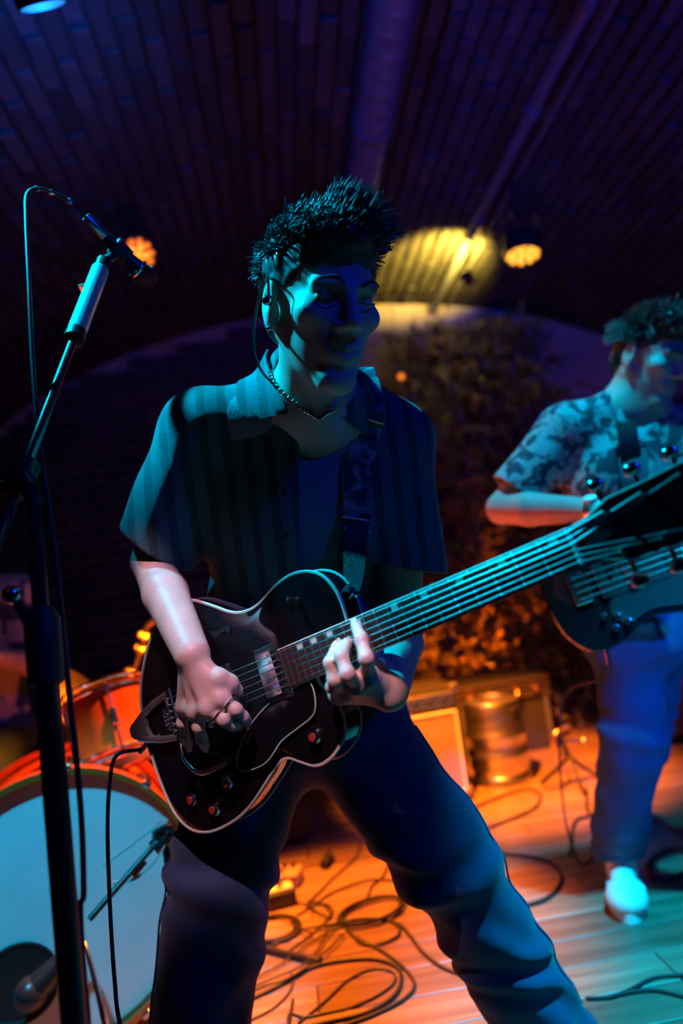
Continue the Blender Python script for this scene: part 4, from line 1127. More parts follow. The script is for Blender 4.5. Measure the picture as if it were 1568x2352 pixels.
# pickups
for x in (0.146, 0.042):
    fr_ = MB().box((x, 0, -0.008), (0.046, 0.084, 0.010), MG, bev=0.002).build('pickup_ring', M_['plastic'], gt)
    MB().box((x, 0, -0.001), (0.036, 0.069, 0.012), MG, bev=0.003).build('pickup_cover', M_['chrome'], gt)
    for k in range(6):
        MB().lathe([(0.0026, 0), (0.0024, 0.0012)], G(x+0.010, -0.026+k*0.0104, 0.005), gn, 10).build('pole_screw', M_['steel'], fr_)
# bridge
br_ = MB().box((0, 0, -0.003), (0.014, 0.082, 0.010), MG, bev=0.002).build('bridge', M_['chrome'], gt)
for k in range(6):
    MB().box((0.001, -0.026+k*0.0104, 0.004), (0.010, 0.008, 0.006), MG, bev=0.001).build('saddle', M_['steel'], br_)
for sy in (-1, 1):
    MB().lathe([(0.010, 0), (0.010, 0.004), (0.005, 0.005), (0.005, 0.012)], G(0, sy*0.037, -0.016), gn, 16).build('bridge_post', M_['chrome'], br_, True)
# vibrato tailpiece
tp = MB()
al = mat('cast_aluminium', (0.55, 0.56, 0.58), 0.38, metal=0.9)
for sy in (-1, 1):
    tp.tube(tr(MG, [(-0.066, sy*0.037, 0.002), (-0.12, sy*0.030, -0.002), (-0.165, sy*0.019, -0.008), (-0.192, sy*0.012, -0.016)]), [0.005, 0.006, 0.0065, 0.007], 10)
tp.tube(tr(MG, [(-0.082, -0.035, 0.000), (-0.082, 0.035, 0.000)]), 0.0045, 10)
tp.prism([(-0.15, -0.021), (-0.192, -0.013), (-0.200, -0.006), (-0.200, 0.006), (-0.192, 0.013), (-0.15, 0.021), (-0.158, 0.0)], -0.012, -0.004, MG)
tp.box((-0.196, 0, -0.03), (0.012, 0.028, 0.04), MG, bev=0.003)
tpo = tp.build('vibrato_frame', al, gt, True)
MB().rod(G(-0.066, -0.042, 0.006), G(-0.066, 0.042, 0.006), 0.0065, seg=16).build('string_bar', M_['chrome'], tpo, True)
for k in range(6):
    MB().lathe([(0.0018, 0), (0.0018, 0.006)], G(-0.066, -0.026+k*0.0104, 0.011), gn, 8).build('string_pin', M_['steel'], tpo)
sp = [G(-0.070+0.004*math.cos(a), -0.050+0.004*math.sin(a), -0.012+0.0025*a/6.28) for a in np.linspace(0, 6*6.28, 70)]
MB().tube(sp, 0.0012, 6).build('spring', M_['steel'], tpo, True)
MB().tube(catmull([G(-0.068, -0.046, 0.008), G(-0.064, -0.060, 0.014), G(-0.052, -0.078, 0.020), G(-0.02, -0.100, 0.026), G(0.04, -0.098, 0.030)], 6), 0.0035, 10).build('vibrato_arm', M_['chrome'], tpo, True)
MB().lathe([(0.008, -0.006), (0.010, 0), (0.008, 0.005)], G(-0.068, -0.046, 0.006), gn, 16).build('arm_pivot', M_['chrome'], tpo, True)
pl_ = MB().prism([(-0.088, -0.029), (-0.145, -0.017), (-0.145, 0.017), (-0.088, 0.029)], -0.012, -0.0095, MG).build('name_plate', M_['gloss'], tpo)
fc_ = bpy.data.curves.new('tailpiece_text', 'FONT'); fc_.body = 'BIGSBY'; fc_.size = 0.0135; fc_.extrude = 0.0006; fc_.align_x = 'CENTER'; fc_.align_y = 'CENTER'
fo = bpy.data.objects.new('tailpiece_text', fc_); col.objects.link(fo)
dg = bpy.context.evaluated_depsgraph_get(); tme = bpy.data.meshes.new_from_object(fo.evaluated_get(dg)); bpy.data.objects.remove(fo)
Mt = np.eye(4); Mt[:3, 0] = MG[:3, 1]*-1; Mt[:3, 1] = MG[:3, 0]; Mt[:3, 2] = gn; Mt[:3, 3] = G(-0.108, 0, -0.0090)
tv = tr(Mt, [v_.co for v_ in tme.vertices]); tf = [tuple(p.vertices) for p in tme.polygons]
mk('lettering', tv, tf, al, tpo, smooth=False)
# knobs, switch, jack, strap buttons
for (x, y) in ((.183, -.103), (-.006, -.126), (-.098, -.134), (-.054, -.158)):
    kn = MB().lathe([(0.0115, 0), (0.0115, 0.010), (0.010, 0.014), (0.004, 0.0145)], G(x, y, ztop(x, y)), gn, 20).build('knob', M_['chrome'], gt, True)
    MB().lathe([(0.006, 0.0145), (0.006, 0.0155)], G(x, y, ztop(x, y)), gn, 12).build('knob_gem', mat('red_gem', (0.35, 0.03, 0.02), 0.3), kn)
sx_ = (0.225, 0.085)
sw_ = MB().lathe([(0.010, 0), (0.010, 0.003), (0.006, 0.004), (0.006, 0.008)], G(*sx_, ztop(*sx_)), gn, 18).build('switch_nut', M_['chrome'], gt, True)
MB().tube([G(*sx_, ztop(*sx_)+0.006), G(sx_[0]-0.004, sx_[1]+0.005, ztop(*sx_)+0.022)], [0.002, 0.0035], 10).build('switch_tip', M_['plastic'], sw_, True)
MB().lathe([(0.004, 0), (0.004, 0.008), (0.009, 0.009), (0.009, 0.013), (0.002, 0.014)], G(0.293, 0.062, -0.042), gu*0.9+MG[:3, 1]*0.4, 16).build('strap_button', M_['chrome'], gt, True)
MB().lathe([(0.004, 0), (0.004, 0.010), (0.008, 0.011), (0.008, 0.014), (0.002, 0.015)], G(-0.200, 0.0, -0.040), -gu, 16).build('strap_button', M_['chrome'], gt, True)
# neck, board, frets, strings, head
def wn(x): return 0.0215+(0.028-0.0215)*(SC-x)/(SC-0.17)
XB0 = 0.172
bd_out = [(XB0, -wn(XB0)), (SC, -wn(SC)), (SC, wn(SC)), (XB0, wn(XB0))]
fb = MB().prism(bd_out, -0.006, 0.0, MG).build('fretboard', M_['rosewood'], gt)
for sy in (-1, 1):
    MB().tube(tr(MG, [(XB0, sy*wn(XB0), -0.002), (SC, sy*wn(SC), -0.002)]), 0.0016, 6).build('board_binding', M_['binding'], fb, True)
nv = []; nf = []; xs = np.linspace(0.18, SC, 12); ks = 13
for x in xs:
    dep = 0.017+0.004*(SC-x)/SC
    if x < 0.33: dep += 0.016*((0.33-x)/0.15)
    for k in range(ks):
        a = math.pi*k/(ks-1)
        nv.append((x, wn(x)*0.98*math.cos(a), -0.006-dep*math.sin(a)**0.8))
for i in range(len(xs)-1):
    for k in range(ks-1): nf.append((i*ks+k, i*ks+k+1, (i+1)*ks+k+1, (i+1)*ks+k))
    nf.append((i*ks, (i+1)*ks, (i+1)*ks+ks-1, i*ks+ks-1))
nf += [tuple(range(ks))[::-1], tuple((len(xs)-1)*ks+k for k in range(ks))]
MB().add(tr(MG, nv), nf).build('neck', M_['gloss'], gt, True)
for i in range(1, 23):
    x = SC*2**(-i/12)
    MB().tube(tr(MG, [(x, -wn(x)*0.98, 0.0004), (x, wn(x)*0.98, 0.0004)]), 0.0012, 6).build('fret', M_['steel'], fb, True)
    if i in (1, 3, 5, 7, 9, 12, 15, 17, 19):
        xm = SC*(2**(-i/12)+2**(-(i-1)/12))/2
        MB().box((xm, wn(xm)-0.007, 0.0001), (0.010, 0.009, 0.0006), MG, bev=0.0002).build('inlay', M_['binding'], fb)
MB().box((SC+0.002, 0, -0.001), (0.005, 0.044, 0.009), MG, bev=0.001).build('nut', M_['white'], gt)
ha = math.radians(9); hd = gu*math.cos(ha)-gn*math.sin(ha); hn = gn*math.cos(ha)+gu*math.sin(ha)
MH = np.eye(4); MH[:3, 0] = hd; MH[:3, 1] = MG[:3, 1]; MH[:3, 2] = hn; MH[:3, 3] = G(SC+0.003, 0, -0.003)
ho = [(0, -.0215), (.02, -.024), (.05, -.036), (.10, -.038), (.15, -.042), (.175, -.045), (.182, -.03), (.178, 0), (.182, .03), (.175, .045), (.15, .042), (.10, .038), (.05, .036), (.02, .024), (0, .0215)]
hs_ = MB().prism(ho, -0.015, 0.0, MH).build('headstock', M_['gloss'], gt)
MB().tube(tr(MH, [(a, b, -0.001) for a, b in ho]), 0.0014, 6).build('head_binding', M_['binding'], hs_, True)
MB().prism([(0.004, -.010), (.035, -.006), (.042, 0), (.035, .006), (0.004, .010)], 0.0, 0.002, MH).build('truss_cover', M_['plastic'], hs_)
posts = []
for sy in (-1, 1):
    for k in range(3):
        x = 0.045+k*0.042; y = sy*(0.024+0.003*k)
        tn = MB().lathe([(0.0065, 0), (0.0065, 0.002), (0.003, 0.003), (0.003, 0.016), (0.0035, 0.018)], tr(MH, [(x, y, 0)])[0], hn, 14).build('tuner_post', M_['chrome'], gt, True)
        MB().tube(tr(MH, [(x, y+sy*0.006, -0.018), (x, sy*0.050, -0.018)]), 0.0028, 8).build('tuner_shaft', M_['chrome'], tn, True)
        MB().ball((x, sy*0.058, -0.018), (0.010, 0.0085, 0.006), 8, 14, MH).build('tuner_button', M_['chrome'], tn, True)
        posts.append((x, y, sy))
order = [posts[3+k] for k in range(3)] + [posts[2-k] for k in range(3)]
for k in range(6):
    yb = 0.026-k*0.0104; yn = 0.0175-k*0.0070
    pt = order[k]
    e = tr(MH, [(pt[0], pt[1], 0.010)])[0]
    MB().tube([G(-0.066, yb, 0.012), G(0.0, yb, 0.0085), G(SC, yn, 0.0035), e], [0.0008-0.00006*k]*4, 6).build('string', M_['steel'], gt, True)
MB().tube(catmull([tr(MH, [order[5][:2]+(0.012,)])[0], G(SC+0.04, -0.045, 0.0), G(SC+0.09, -0.070, 0.01), G(SC+0.14, -0.105, 0.005)], 6), 0.0006, 6).build('string_end', M_['steel'], gt, True)
# guitar lead
gl = [G(-0.200, -0.022, -0.040), G(-0.222, -0.030, -0.040), AY(268, 1735, 1.25), AY(252, 1800, 1.25), AY(247, 1900, 1.25), AY(250, 2020, 1.25), AY(256, 2150, 1.25), AY(264, 2260, 1.25), AY(275, 2352, 1.25)]
ge = gl[-1]; gl += [V((ge[0]+.02, 1.26, 0.15)), V((ge[0]+.05, 1.30, 0.03)), V((ge[0]+.15, 1.42, 0.006)), V((ge[0]+.22, 1.62, 0.006)), V((ge[0]+.25, 1.85, 0.006))]
lead = thing('guitar_lead', 'black lead hanging from the guitar tail down past the bass drum', 'cable', gl[-1])
MB().tube(catmull(gl, 8), 0.0034, 10).build('lead_jacket', M_['rubber'], lead, True)
MB().rod(gl[0], gl[1]+(gl[1]-gl[0])*0.4, 0.0055).build('jack_plug', M_['steel'], lead, True)

# ------------------------------------------------------------------ bass guitar of the second player
bb0 = AY(1330, 1352, 1.74); bu = AY(1568, 1268, 1.62)-bb0; bu /= np.linalg.norm(bu)
MBs = frame(bb0, bu, V((-0.22, -0.95, 0.10)))
def BG(x, y, z=0.0): return tr(MBs, [(x, y, z)])[0]
bgt = thing('bass_guitar', 'dark solid-body bass guitar held by the player in the printed shirt', 'guitar', BG(0, -0.1, -0.03))
bo = [(-.095, 0), (-.09, .06), (-.07, .115), (-.03, .152), (.03, .160), (.09, .135), (.15, .125), (.21, .145), (.27, .165), (.315, .170), (.325, .155), (.29, .125), (.26, .09), (.265, .05), (.27, -.04), (.255, -.085), (.285, -.12), (.29, -.14), (.26, -.15), (.20, -.135), (.13, -.125), (.06, -.155), (0, -.170), (-.05, -.150), (-.085, -.09)]
bo2 = catmull(np.array([(a, b, 0) for a, b in bo]), 4, closed=True)[:, :2]; nb2 = len(bo2); bctr = V((0.08, 0.0))
rg = [np.c_[bctr+(bo2-bctr)*k, np.full(nb2, z)] for k, z in ((.05, -.045), (.9, -.045), (.97, -.043), (1, -.036), (1, -.012), (.97, -.004), (.92, -.002), (.05, -.002))]
f = []
for i in range(len(rg)-1):
    for k in range(nb2): f.append((i*nb2+k, i*nb2+(k+1) % nb2, (i+1)*nb2+(k+1) % nb2, (i+1)*nb2+k))
f += [tuple(range(nb2))[::-1], tuple((len(rg)-1)*nb2+k for k in range(nb2))]
MB().add(tr(MBs, np.vstack(rg)), f).build('bass_body', M_['gloss'], bgt, True)
pgb = catmull(np.array([(a, b, 0) for a, b in [(.07, -.03), (.05, -.09), (.08, -.12), (.14, -.105), (.20, -.115), (.25, -.125), (.262, -.10), (.24, -.06), (.25, .03), (.24, .09), (.27, .13), (.22, .12), (.15, .10), (.12, .05)]]), 4, closed=True)[:, :2]
MB().prism(pgb, -0.0015, 0.0015, MBs).build('pickguard', M_['plastic'], bgt)
MB().box((0.0, 0, 0.003), (0.045, 0.08, 0.010), MBs, bev=0.002).build('bridge', M_['chrome'], bgt)
for x in (0.06, 0.13):
    MB().box((x, 0, 0.003), (0.028, 0.09, 0.012), MBs, bev=0.003).build('pickup', M_['plastic'], bgt)
for x, y in ((0.03, -.085), (0.06, -.095), (0.045, -.120), (0.08, -.115)):
    MB().lathe([(0.009, 0), (0.009, 0.012), (0.004, 0.014)], BG(x, y, 0), MBs[:3, 2], 16).build('knob', M_['chrome'], bgt, True)
MB().box((0.53, 0, 0.004), (0.62, 0.050, 0.008), MBs, bev=0.001).build('fretboard', M_['rosewood'], bgt)
MB().box((0.53, 0, -0.008), (0.62, 0.046, 0.016), MBs, bev=0.006).build('neck', M_['drumwood'], bgt)
for k in range(4):
    MB().tube([BG(-0.01, -0.028+k*0.019, 0.014), BG(0.84, -0.018+k*0.012, 0.013)], 0.0011, 6).build('string', M_['bstring'], bgt, True)
for i in range(1, 21):
    x = 0.84*2**(-i/12)
    if x > 0.24: MB().tube([BG(x, -0.024, 0.0085), BG(x, 0.024, 0.0085)], 0.0014, 6).build('fret', M_['steel'], bgt, True)
MB().prism([(0.84, -.022), (.88, -.04), (1.0, -.045), (1.05, -.02), (1.0, .03), (.88, .035), (0.84, .022)], -0.012, 0.004, MBs).build('headstock', M_['gloss'], bgt)
MB().lathe([(0.004, 0), (0.004, 0.010), (0.009, 0.011), (0.009, 0.015)], BG(-0.07, 0.115, -0.02), -bu+MBs[:3, 1], 14).build('strap_button', M_['chrome'], bgt, True)
blead = [BG(0.0, -0.168, -0.02), BG(-0.005, -0.195, -0.02), BG(-0.03, -0.235, -0.06)]
be = blead[-1]; blead += [V((be[0]-.02, be[1]+.28, be[2]-.10)), V((be[0]-.02, be[1]+.42, 0.25)), V((be[0]+.03, be[1]+.50, 0.03)), V((be[0]+.15, be[1]+.62, 0.006)), V((be[0]+.35, be[1]+.85, 0.006))]
bl_ = thing('bass_lead', 'dark lead plugged into the lower edge of the bass guitar', 'cable', blead[-1])
MB().tube(catmull(blead, 8), 0.0036, 8).build('lead_jacket', M_['rubber'], bl_, True)
MB().rod(blead[0], blead[1]+(blead[1]-blead[0])*0.3, 0.006).build('jack_plug', M_['chrome'], bl_, True)
# ------------------------------------------------------------------ people
def head_frame(F, Uh):
    F = V(F)/np.linalg.norm(F); Uh = V(Uh)-F*(V(Uh) @ F); Uh /= np.linalg.norm(Uh)
    S = np.cross(F, Uh)
    return np.stack([S, F, Uh], 1)          # columns: side (the person's right), forward, up
def head_prims(c, A, s=1.0):
    def L(x, y, z): return V(c)+A @ (V((x, y, z))*s)
    p = [el(L(0, -.016, .045), V((.076, .096, .086))*s, A, .03), el(L(0, .028, -.03), V((.059, .068, .088))*s, A, .03)]
    for q in (-1, 1):
        p += [rc(L(q*.049, -.005, -.042), L(q*.011, .072, -.103), .021*s, .019*s, .02), el(L(q*.043, .060, -.012), V((.024, .026, .020))*s, A, .02),
              rc(L(q*.012, .088, .030), L(q*.045, .074, .028), .010*s, .008*s, .012), el(L(q*.014, .100, -.028), V((.009, .011, .008))*s, A, .006)]
    p += [el(L(0, .080, -.104), V((.022, .018, .016))*s, A, .02), rc(L(0, .090, .022), L(0, .114, -.020), .008*s, .0125*s, .012),
          el(L(0, .088, -.062), V((.030, .014, .020))*s, A, .014)]
    for q in (-1, 1):
        p += [el(L(q*.032, .100, .010), V((.017, .016, .010))*s, A, .012, 's')]
    return p, L
def face_finish(L, A, s=1.0, mouth=0.0):
    p = []
    for q in (-1, 1):
        p += [el(L(q*.031, .080, .010), V((.0145, .013, .0115))*s, A, .003)]
        # ear: disc with a rim and a hollow
        EA = A
        p += [el(L(q*.080, -.012, -.002), V((.009, .021, .034))*s, EA, .006), el(L(q*.078, -.005, -.032), V((.008, .010, .012))*s, EA, .006)]
    # lips
    p += [rc(L(-.024, .090, -.055+mouth), L(0, .100, -.057), .005*s, .007*s, .004), rc(L(.024, .090, -.055+mouth), L(0, .100, -.057), .005*s, .007*s, .004),
          rc(L(-.020, .090, -.066+mouth), L(0, .099, -.070), .005*s, .0075*s, .004), rc(L(.020, .090, -.066+mouth), L(0, .099, -.070), .005*s, .0075*s, .004)]
    cut = [rc(L(-.026, .096, -.059+mouth), L(0, .106, -.0635), .0022*s, .003*s, .002, 's'), rc(L(.026, .096, -.059+mouth), L(0, .106, -.0635), .0022*s, .003*s, .002, 's')]
    for q in (-1, 1):
        cut += [el(L(q*.089, -.008, .002), V((.006, .011, .017))*s, A, .004, 's'), el(L(q*.009, .104, -.034), V((.004, .005, .005))*s, A, .002, 's')]
    return p, cut
def finger(pts, r0, r1, k=0.004):
    n = len(pts); rr = np.linspace(r0, r1, n); p = []
    for i in range(n-1):
        p.append(rc(pts[i], pts[i+1], rr[i], rr[i+1], k))
        if 0 < i: p.append(el(pts[i], (rr[i]*1.06,)*3, None, k))
    return p
def hand_prims(wr, mcps, fingers, thumb, wr_r=0.026, palm=0.0135):
    p = []
    for m in mcps: p.append(rc(wr, m, wr_r*0.72, palm, 0.006))
    for a, b in zip(mcps[:-1], mcps[1:]): p.append(rc(a, b, palm, palm, 0.008))
    rad = [(.0098, .0078), (.0100, .0080), (.0096, .0076), (.0086, .0068)]
    for fg, (a, b) in zip(fingers, rad): p += finger(fg, a, b)
    p += finger(thumb, .0135, .0092, 0.008)
    return p
def strands(base, nrm, dirs, L0, L1, r, n, f=None, seed=1, bend=0.3):
    """tapered hair locks rooted on base points"""
    rg = np.random.default_rng(seed); mb = MB()
    for i in range(n):
        k = rg.integers(len(base)); p = base[k]+rg.normal(0, .003, 3)
        d = dirs[k]+rg.normal(0, .28, 3); d /= np.linalg.norm(d); l_ = rg.uniform(L0, L1)
        g = nrm[k]
        pts = [p-g*0.004, p+d*l_*.4, p+d*l_*.75+g*l_*.05+rg.normal(0, .25, 3)*l_*bend*.4, p+d*l_+rg.normal(0, .3, 3)*l_*bend*.6]
        mb.tube(pts, [r, r*.95, r*.6, r*.08], 5)
    return mb
def fold_noise(scale, amp, stretch=(1, 1, 1), seed=0):
    st = V(stretch).astype(np.float32)*scale
    def f(P):
        Q = P*st
        a = vnoise(Q, seed)
        return amp*(a + 0.5*vnoise(Q*2.1+7.3, seed+1))
    return f

def sampled(f, c, A, n, sel, rad=0.14, seed=0):
    """points on an sdf around c along random local directions accepted by sel(local dir)"""
    rg = np.random.default_rng(seed); pts = []; nr = []
    d = rg.normal(size=(n*6, 3)); d /= np.linalg.norm(d, axis=1)[:, None]
    d = d[[bool(sel(q)) for q in d]][:n]
    W = d @ A.T
    ts = np.linspace(rad*1.6, 0.03, 90)
    best = np.full(len(W), 0.03)
    done = np.zeros(len(W), bool)
    for t in ts:
        v_ = f((V(c)+W*t).astype(np.float32), cull=False)
        new = (v_ < 0) & ~done
        best[new] = t; done |= new
    return V(c)+W*best[:, None], W, d

# ================================================================== the singer
P_hd = AY(738, 705, 1.00)
yw, pt_ = math.radians(27), math.radians(15)
Fh = (-FW*math.cos(yw)+RT*math.sin(yw))*math.cos(pt_)-UP*math.sin(pt_)
AH = head_frame(Fh, UP*0.99-RT*0.02)
nk = AY(720, 928, 1.13); shR = AY(470, 990, 1.19); shL = AY(905, 1018, 1.21); elR = AY(347, 1290, 1.235); elL = AY(925, 1440, 1.27)
wrR = GH(441, 1502, 0.070); wrL = GH(893, 1590, -0.035)
hipc = AY(705, 1620, 1.36); hL = AY(810, 1680, 1.36); hR = AY(600, 1690, 1.36)
knL = AY(1018, 1965, 1.33); anL = AY(1262, 2380, 1.46); knR = AY(505, 2010, 1.31); anR = V((AY(432, 2450, 1.40)[0], 1.40, 0.09))
chest = AY(690, 1130, 1.235); belly = AY(700, 1390, 1.325)
print('lengths: upper arm R %.3f L %.3f forearm R %.3f L %.3f thigh L %.3f R %.3f shin L %.3f R %.3f' % tuple(np.linalg.norm(a-b) for a, b in ((shR, elR), (shL, elL), (elR, wrR), (elL, wrL), (hL, knL), (hR, knR), (knL, anL), (knR, anR))))
singer = thing('person', 'singer in a dark open ribbed shirt playing the black guitar, legs wide apart', 'person', (0.1, 1.3, 0))
hp, LH = head_prims(P_hd, AH)
fp, fcut = face_finish(LH, AH, mouth=0.004)
mR = [GH(506, 1603, .062), GH(480, 1624, .068), GH(452, 1632, .062), GH(425, 1622, .050)]
fR = [[mR[0], GH(541, 1630, .052), GH(557, 1647, .036), GH(567, 1657, .021)], [mR[1], GH(513, 1652, .062), GH(531, 1664, .046), GH(544, 1666, .028)],
      [mR[2], GH(456, 1669, .060), GH(463, 1696, .044), GH(471, 1714, .026)], [mR[3], GH(418, 1660, .048), GH(424, 1690, .034), GH(434, 1713, .021)]]
tR = [GH(466, 1535, .066), GH(503, 1558, .060), GH(527, 1569, .046), GH(545, 1585, .030)]
mL = [GH(846, 1552, .014), GH(820, 1572, .016), GH(797, 1586, .008), GH(777, 1594, .000)]
fL = [[mL[0], GH(841, 1512, .046), GH(829, 1468, .036), GH(817, 1436, .014)], [mL[1], GH(797, 1548, .054), GH(784, 1508, .048), GH(796, 1478, .014)],
      [mL[2], GH(768, 1562, .046), GH(758, 1522, .046), GH(774, 1482, .014)], [mL[3], GH(762, 1578, .032), GH(766, 1550, .038), GH(785, 1530, .016)]]
tL = [GH(880, 1580, -.030), GH(872, 1530, -.045), GH(858, 1485, -.050), GH(846, 1448, -.046)]
def limb(a, b, r0, rm, r1, k=0.010, tm=0.32):
    m = a+(b-a)*tm
    return [rc(a, m, r0, rm, k), rc(m, b, rm, r1, k)]
body = hp[:]
body += [rc(LH(0, -.03, -.055), nk, .050, .056, .02), rc(LH(0, -.02, -.08), nk+V((0, -.015, -.01)), .042, .050, .02)]
body += [el(chest, (.165, .105, .175), None, .05), el(belly, (.145, .10, .19), None, .05), el(hipc, (.155, .11, .12), None, .05)]
body += [rc(nk, shR, .055, .055, .05), rc(nk, shL, .055, .055, .05)]
body += limb(shR, elR, .050, .043, .034) + limb(shL, elL, .054, .047, .037)
body += limb(elR, wrR, .0335, .0365, .0265, tm=.4) + limb(elL, wrL, .036, .039, .0265)
body += [rc(hL, knL, .085, .058, .04), rc(knL, anL, .055, .038, .03), rc(hR, knR, .085, .058, .04), rc(knR, anR, .055, .038, .03)]
body += hand_prims(wrR, mR, fR, tR) + hand_prims(wrL, mL, fL, tL)
body += fp + fcut
fbody = SDF(body)
ob = sdf_obj('body', fbody, 0.0036, M_['skin'], singer)
# clothes -----------------------------------------------------------
up = V((0, 0, 1.))
shp = [el(chest+V((0, .005, 0)), (.192, .128, .20), None, .06), el(belly+V((0, .0, -.02)), (.19, .135, .24), None, .07),
       rc(nk+V((-.03, .03, .005)), shR, .062, .070, .05), rc(nk+V((.03, .03, .005)), shL, .062, .070, .05), rc(nk+V((-.005, .02, .0)), nk+V((-.005, .03, .055)), .082, .074, .03),
       rc(shR, shR+(elR-shR)*1.02, .070, .076, .03), rc(shL, shL+(elL-shL)*.78, .072, .084, .03)]
cR = shR+(elR-shR)*0.90; cL = shL+(elL-shL)*0.66
aR = (elR-shR)/np.linalg.norm(elR-shR); aL = (elL-shL)/np.linalg.norm(elL-shL)
def cuff(c, a, r):
    cutp = half(c, a).f
    lim = rc(c-a*0.02, c+a*0.25, r, r).f
    return Prim(lambda P: np.maximum(-cutp(P), lim(P)), c, 0.35, 0.002, 's')
hemz = belly[2]-0.10
gapc = AY(730, 1300, 1.03)
A_up = np.stack([RT, np.cross(UP, RT), UP], 1)
shp += [cuff(cR, aR+V((-.15, 0, .1)), .13), cuff(cL, aL+V((-.25, 0, -.1)), .14),
        rc(cR-aR*.04, cR+aR*.1, .060, .064, .004, 's'), rc(cL-aL*.04, cL+aL*.1, .066, .07, .004, 's'), half((0, 0, hemz), (0, 0, -1)),
        bx(gapc, (.034, .14, .205), A_up, .004, .004, 's'),
        rc(LH(0, -.03, -.055), nk, .061, .064, .006, 's'), rc(nk+V((0, -.04, .03)), AY(726, 965, 1.06), .062, .050, .010, 's'), rc(AY(726, 965, 1.06), AY(732, 1085, 1.05), .050, .030, .012, 's')]
sh_fold = fold_noise(9, .0065, (1.1, 1.1, .45), 3)
fshirt = SDF(shp, sh_fold)
osh = sdf_obj('shirt', fshirt, 0.005, M_['shirt'], singer)
ftee = SDF([el(chest, (.174, .112, .185), None, .05), el(belly, (.168, .116, .22), None, .05), rc(nk, shR, .056, .058, .05), rc(nk, shL, .056, .058, .05),
            half((0, 0, hemz-0.02), (0, 0, -1)), rc(LH(0, -.02, -.075), AY(722, 965, 1.10), .064, .062, .008, 's'), rc(AY(722, 965, 1.08), AY(730, 1035, 1.08), .06, .045, .008, 's')], fold_noise(10, .004, (1, 1, 1.3), 9))
sdf_obj('t_shirt', ftee, 0.006, M_['tee'], singer)
# collar flaps laid on the shirt
def flap(name, inner, outer, mtl, sdf, parent, off=0.006, n=6, thick=0.003):
    I = catmull([sdf.push(AY(*p), off+0.004)[0] for p in inner], n); O = catmull([sdf.push(AY(*p), off)[0] for p in outer], n)
    mb = MB(); rows = 5; prev = I
    grid = [I+(O-I)*t for t in np.linspace(0, 1, rows)]
    grid = [sdf.push(g, off+0.006*(1-t)) for g, t in zip(grid, np.linspace(0, 1, rows))]
    for a, b in zip(grid[:-1], grid[1:]): mb.strip(a, b, thick)
    return mb.build(name, mtl, parent, True)
flap('collar', [(612, 800, 1.15), (622, 850, 1.10), (642, 910, 1.06), (664, 952, 1.03)], [(566, 835, 1.17), (548, 885, 1.14), (543, 930, 1.10), (556, 962, 1.07)], M_['shirt'], fshirt, singer)
flap('collar', [(826, 880, 1.12), (815, 905, 1.09), (800, 935, 1.06), (788, 965, 1.04)], [(890, 905, 1.16), (892, 950, 1.12), (880, 985, 1.10), (862, 1005, 1.08)], M_['shirt'], fshirt, singer)
# front edges of the open shirt and buttons
for i, yy in enumerate((1130, 1230, 1330)):
    hp_ = fshirt.hit(655, yy, 0.002)
    if hp_ is not None: MB().lathe([(0.0055, -0.001), (0.0055, 0.002), (0.004, 0.003)], hp_, -FW, 12).build('button', M_['plastic'], singer, True)
# jeans
def leg_folds(a, b, amp=.006, seed=5):
    f1 = fold_noise(11, amp, (1, 1, 1), seed)
    ax = (V(b)-V(a)); L_ = np.linalg.norm(ax); ax = (ax/L_).astype(np.float32); a_ = V(a).astype(np.float32)
    def f(P):
        s = (P-a_) @ ax
        w = np.exp(-((s-L_)/.10)**2)
        n_ = vnoise(P*np.float32(6), seed+3)
        return f1(P)+.006*w*np.sin(s*75+5*n_)
    return f
lf = leg_folds(hL, knL, .006, 5); lf2 = leg_folds(knL, anL+V((0.02, 0, -.02)), .0, 8); lf3 = leg_folds(hR, knR, 0, 11)
jp = [el(hipc+V((0, 0, -.02)), (.175, .13, .12), None, .05), rc(hL, knL, .110, .092, .04), rc(knL, anL+(anL-knL)*.04, .088, .094, .04), rc(hR, knR, .108, .092, .04), rc(knR, anR, .090, .098, .04),
      half((0, 0, hipc[2]+.10), (0, 0, 1)), half((0, 0, .045), (0, 0, -1))]
fj = SDF(jp, lambda P: lf(P)+lf2(P)+lf3(P))
sdf_obj('jeans', fj, 0.0055, M_['denim'], singer)
# side seams along the legs
for (a, b, c_, side) in ((hL, knL, anL, V((1, -.25, .35))), (hR, knR, anR, V((-1, -.3, 0)))):
    pts = fj.push(np.array([a+side*.09+(b-a)*t for t in np.linspace(.15, 1, 9)]+[b+side*.09+(c_-b)*t for t in np.linspace(.12, .9, 8)]), .0015)
    MB().tube(catmull(pts, 4), .0022, 6).build('seam', M_['denim'], singer, True)
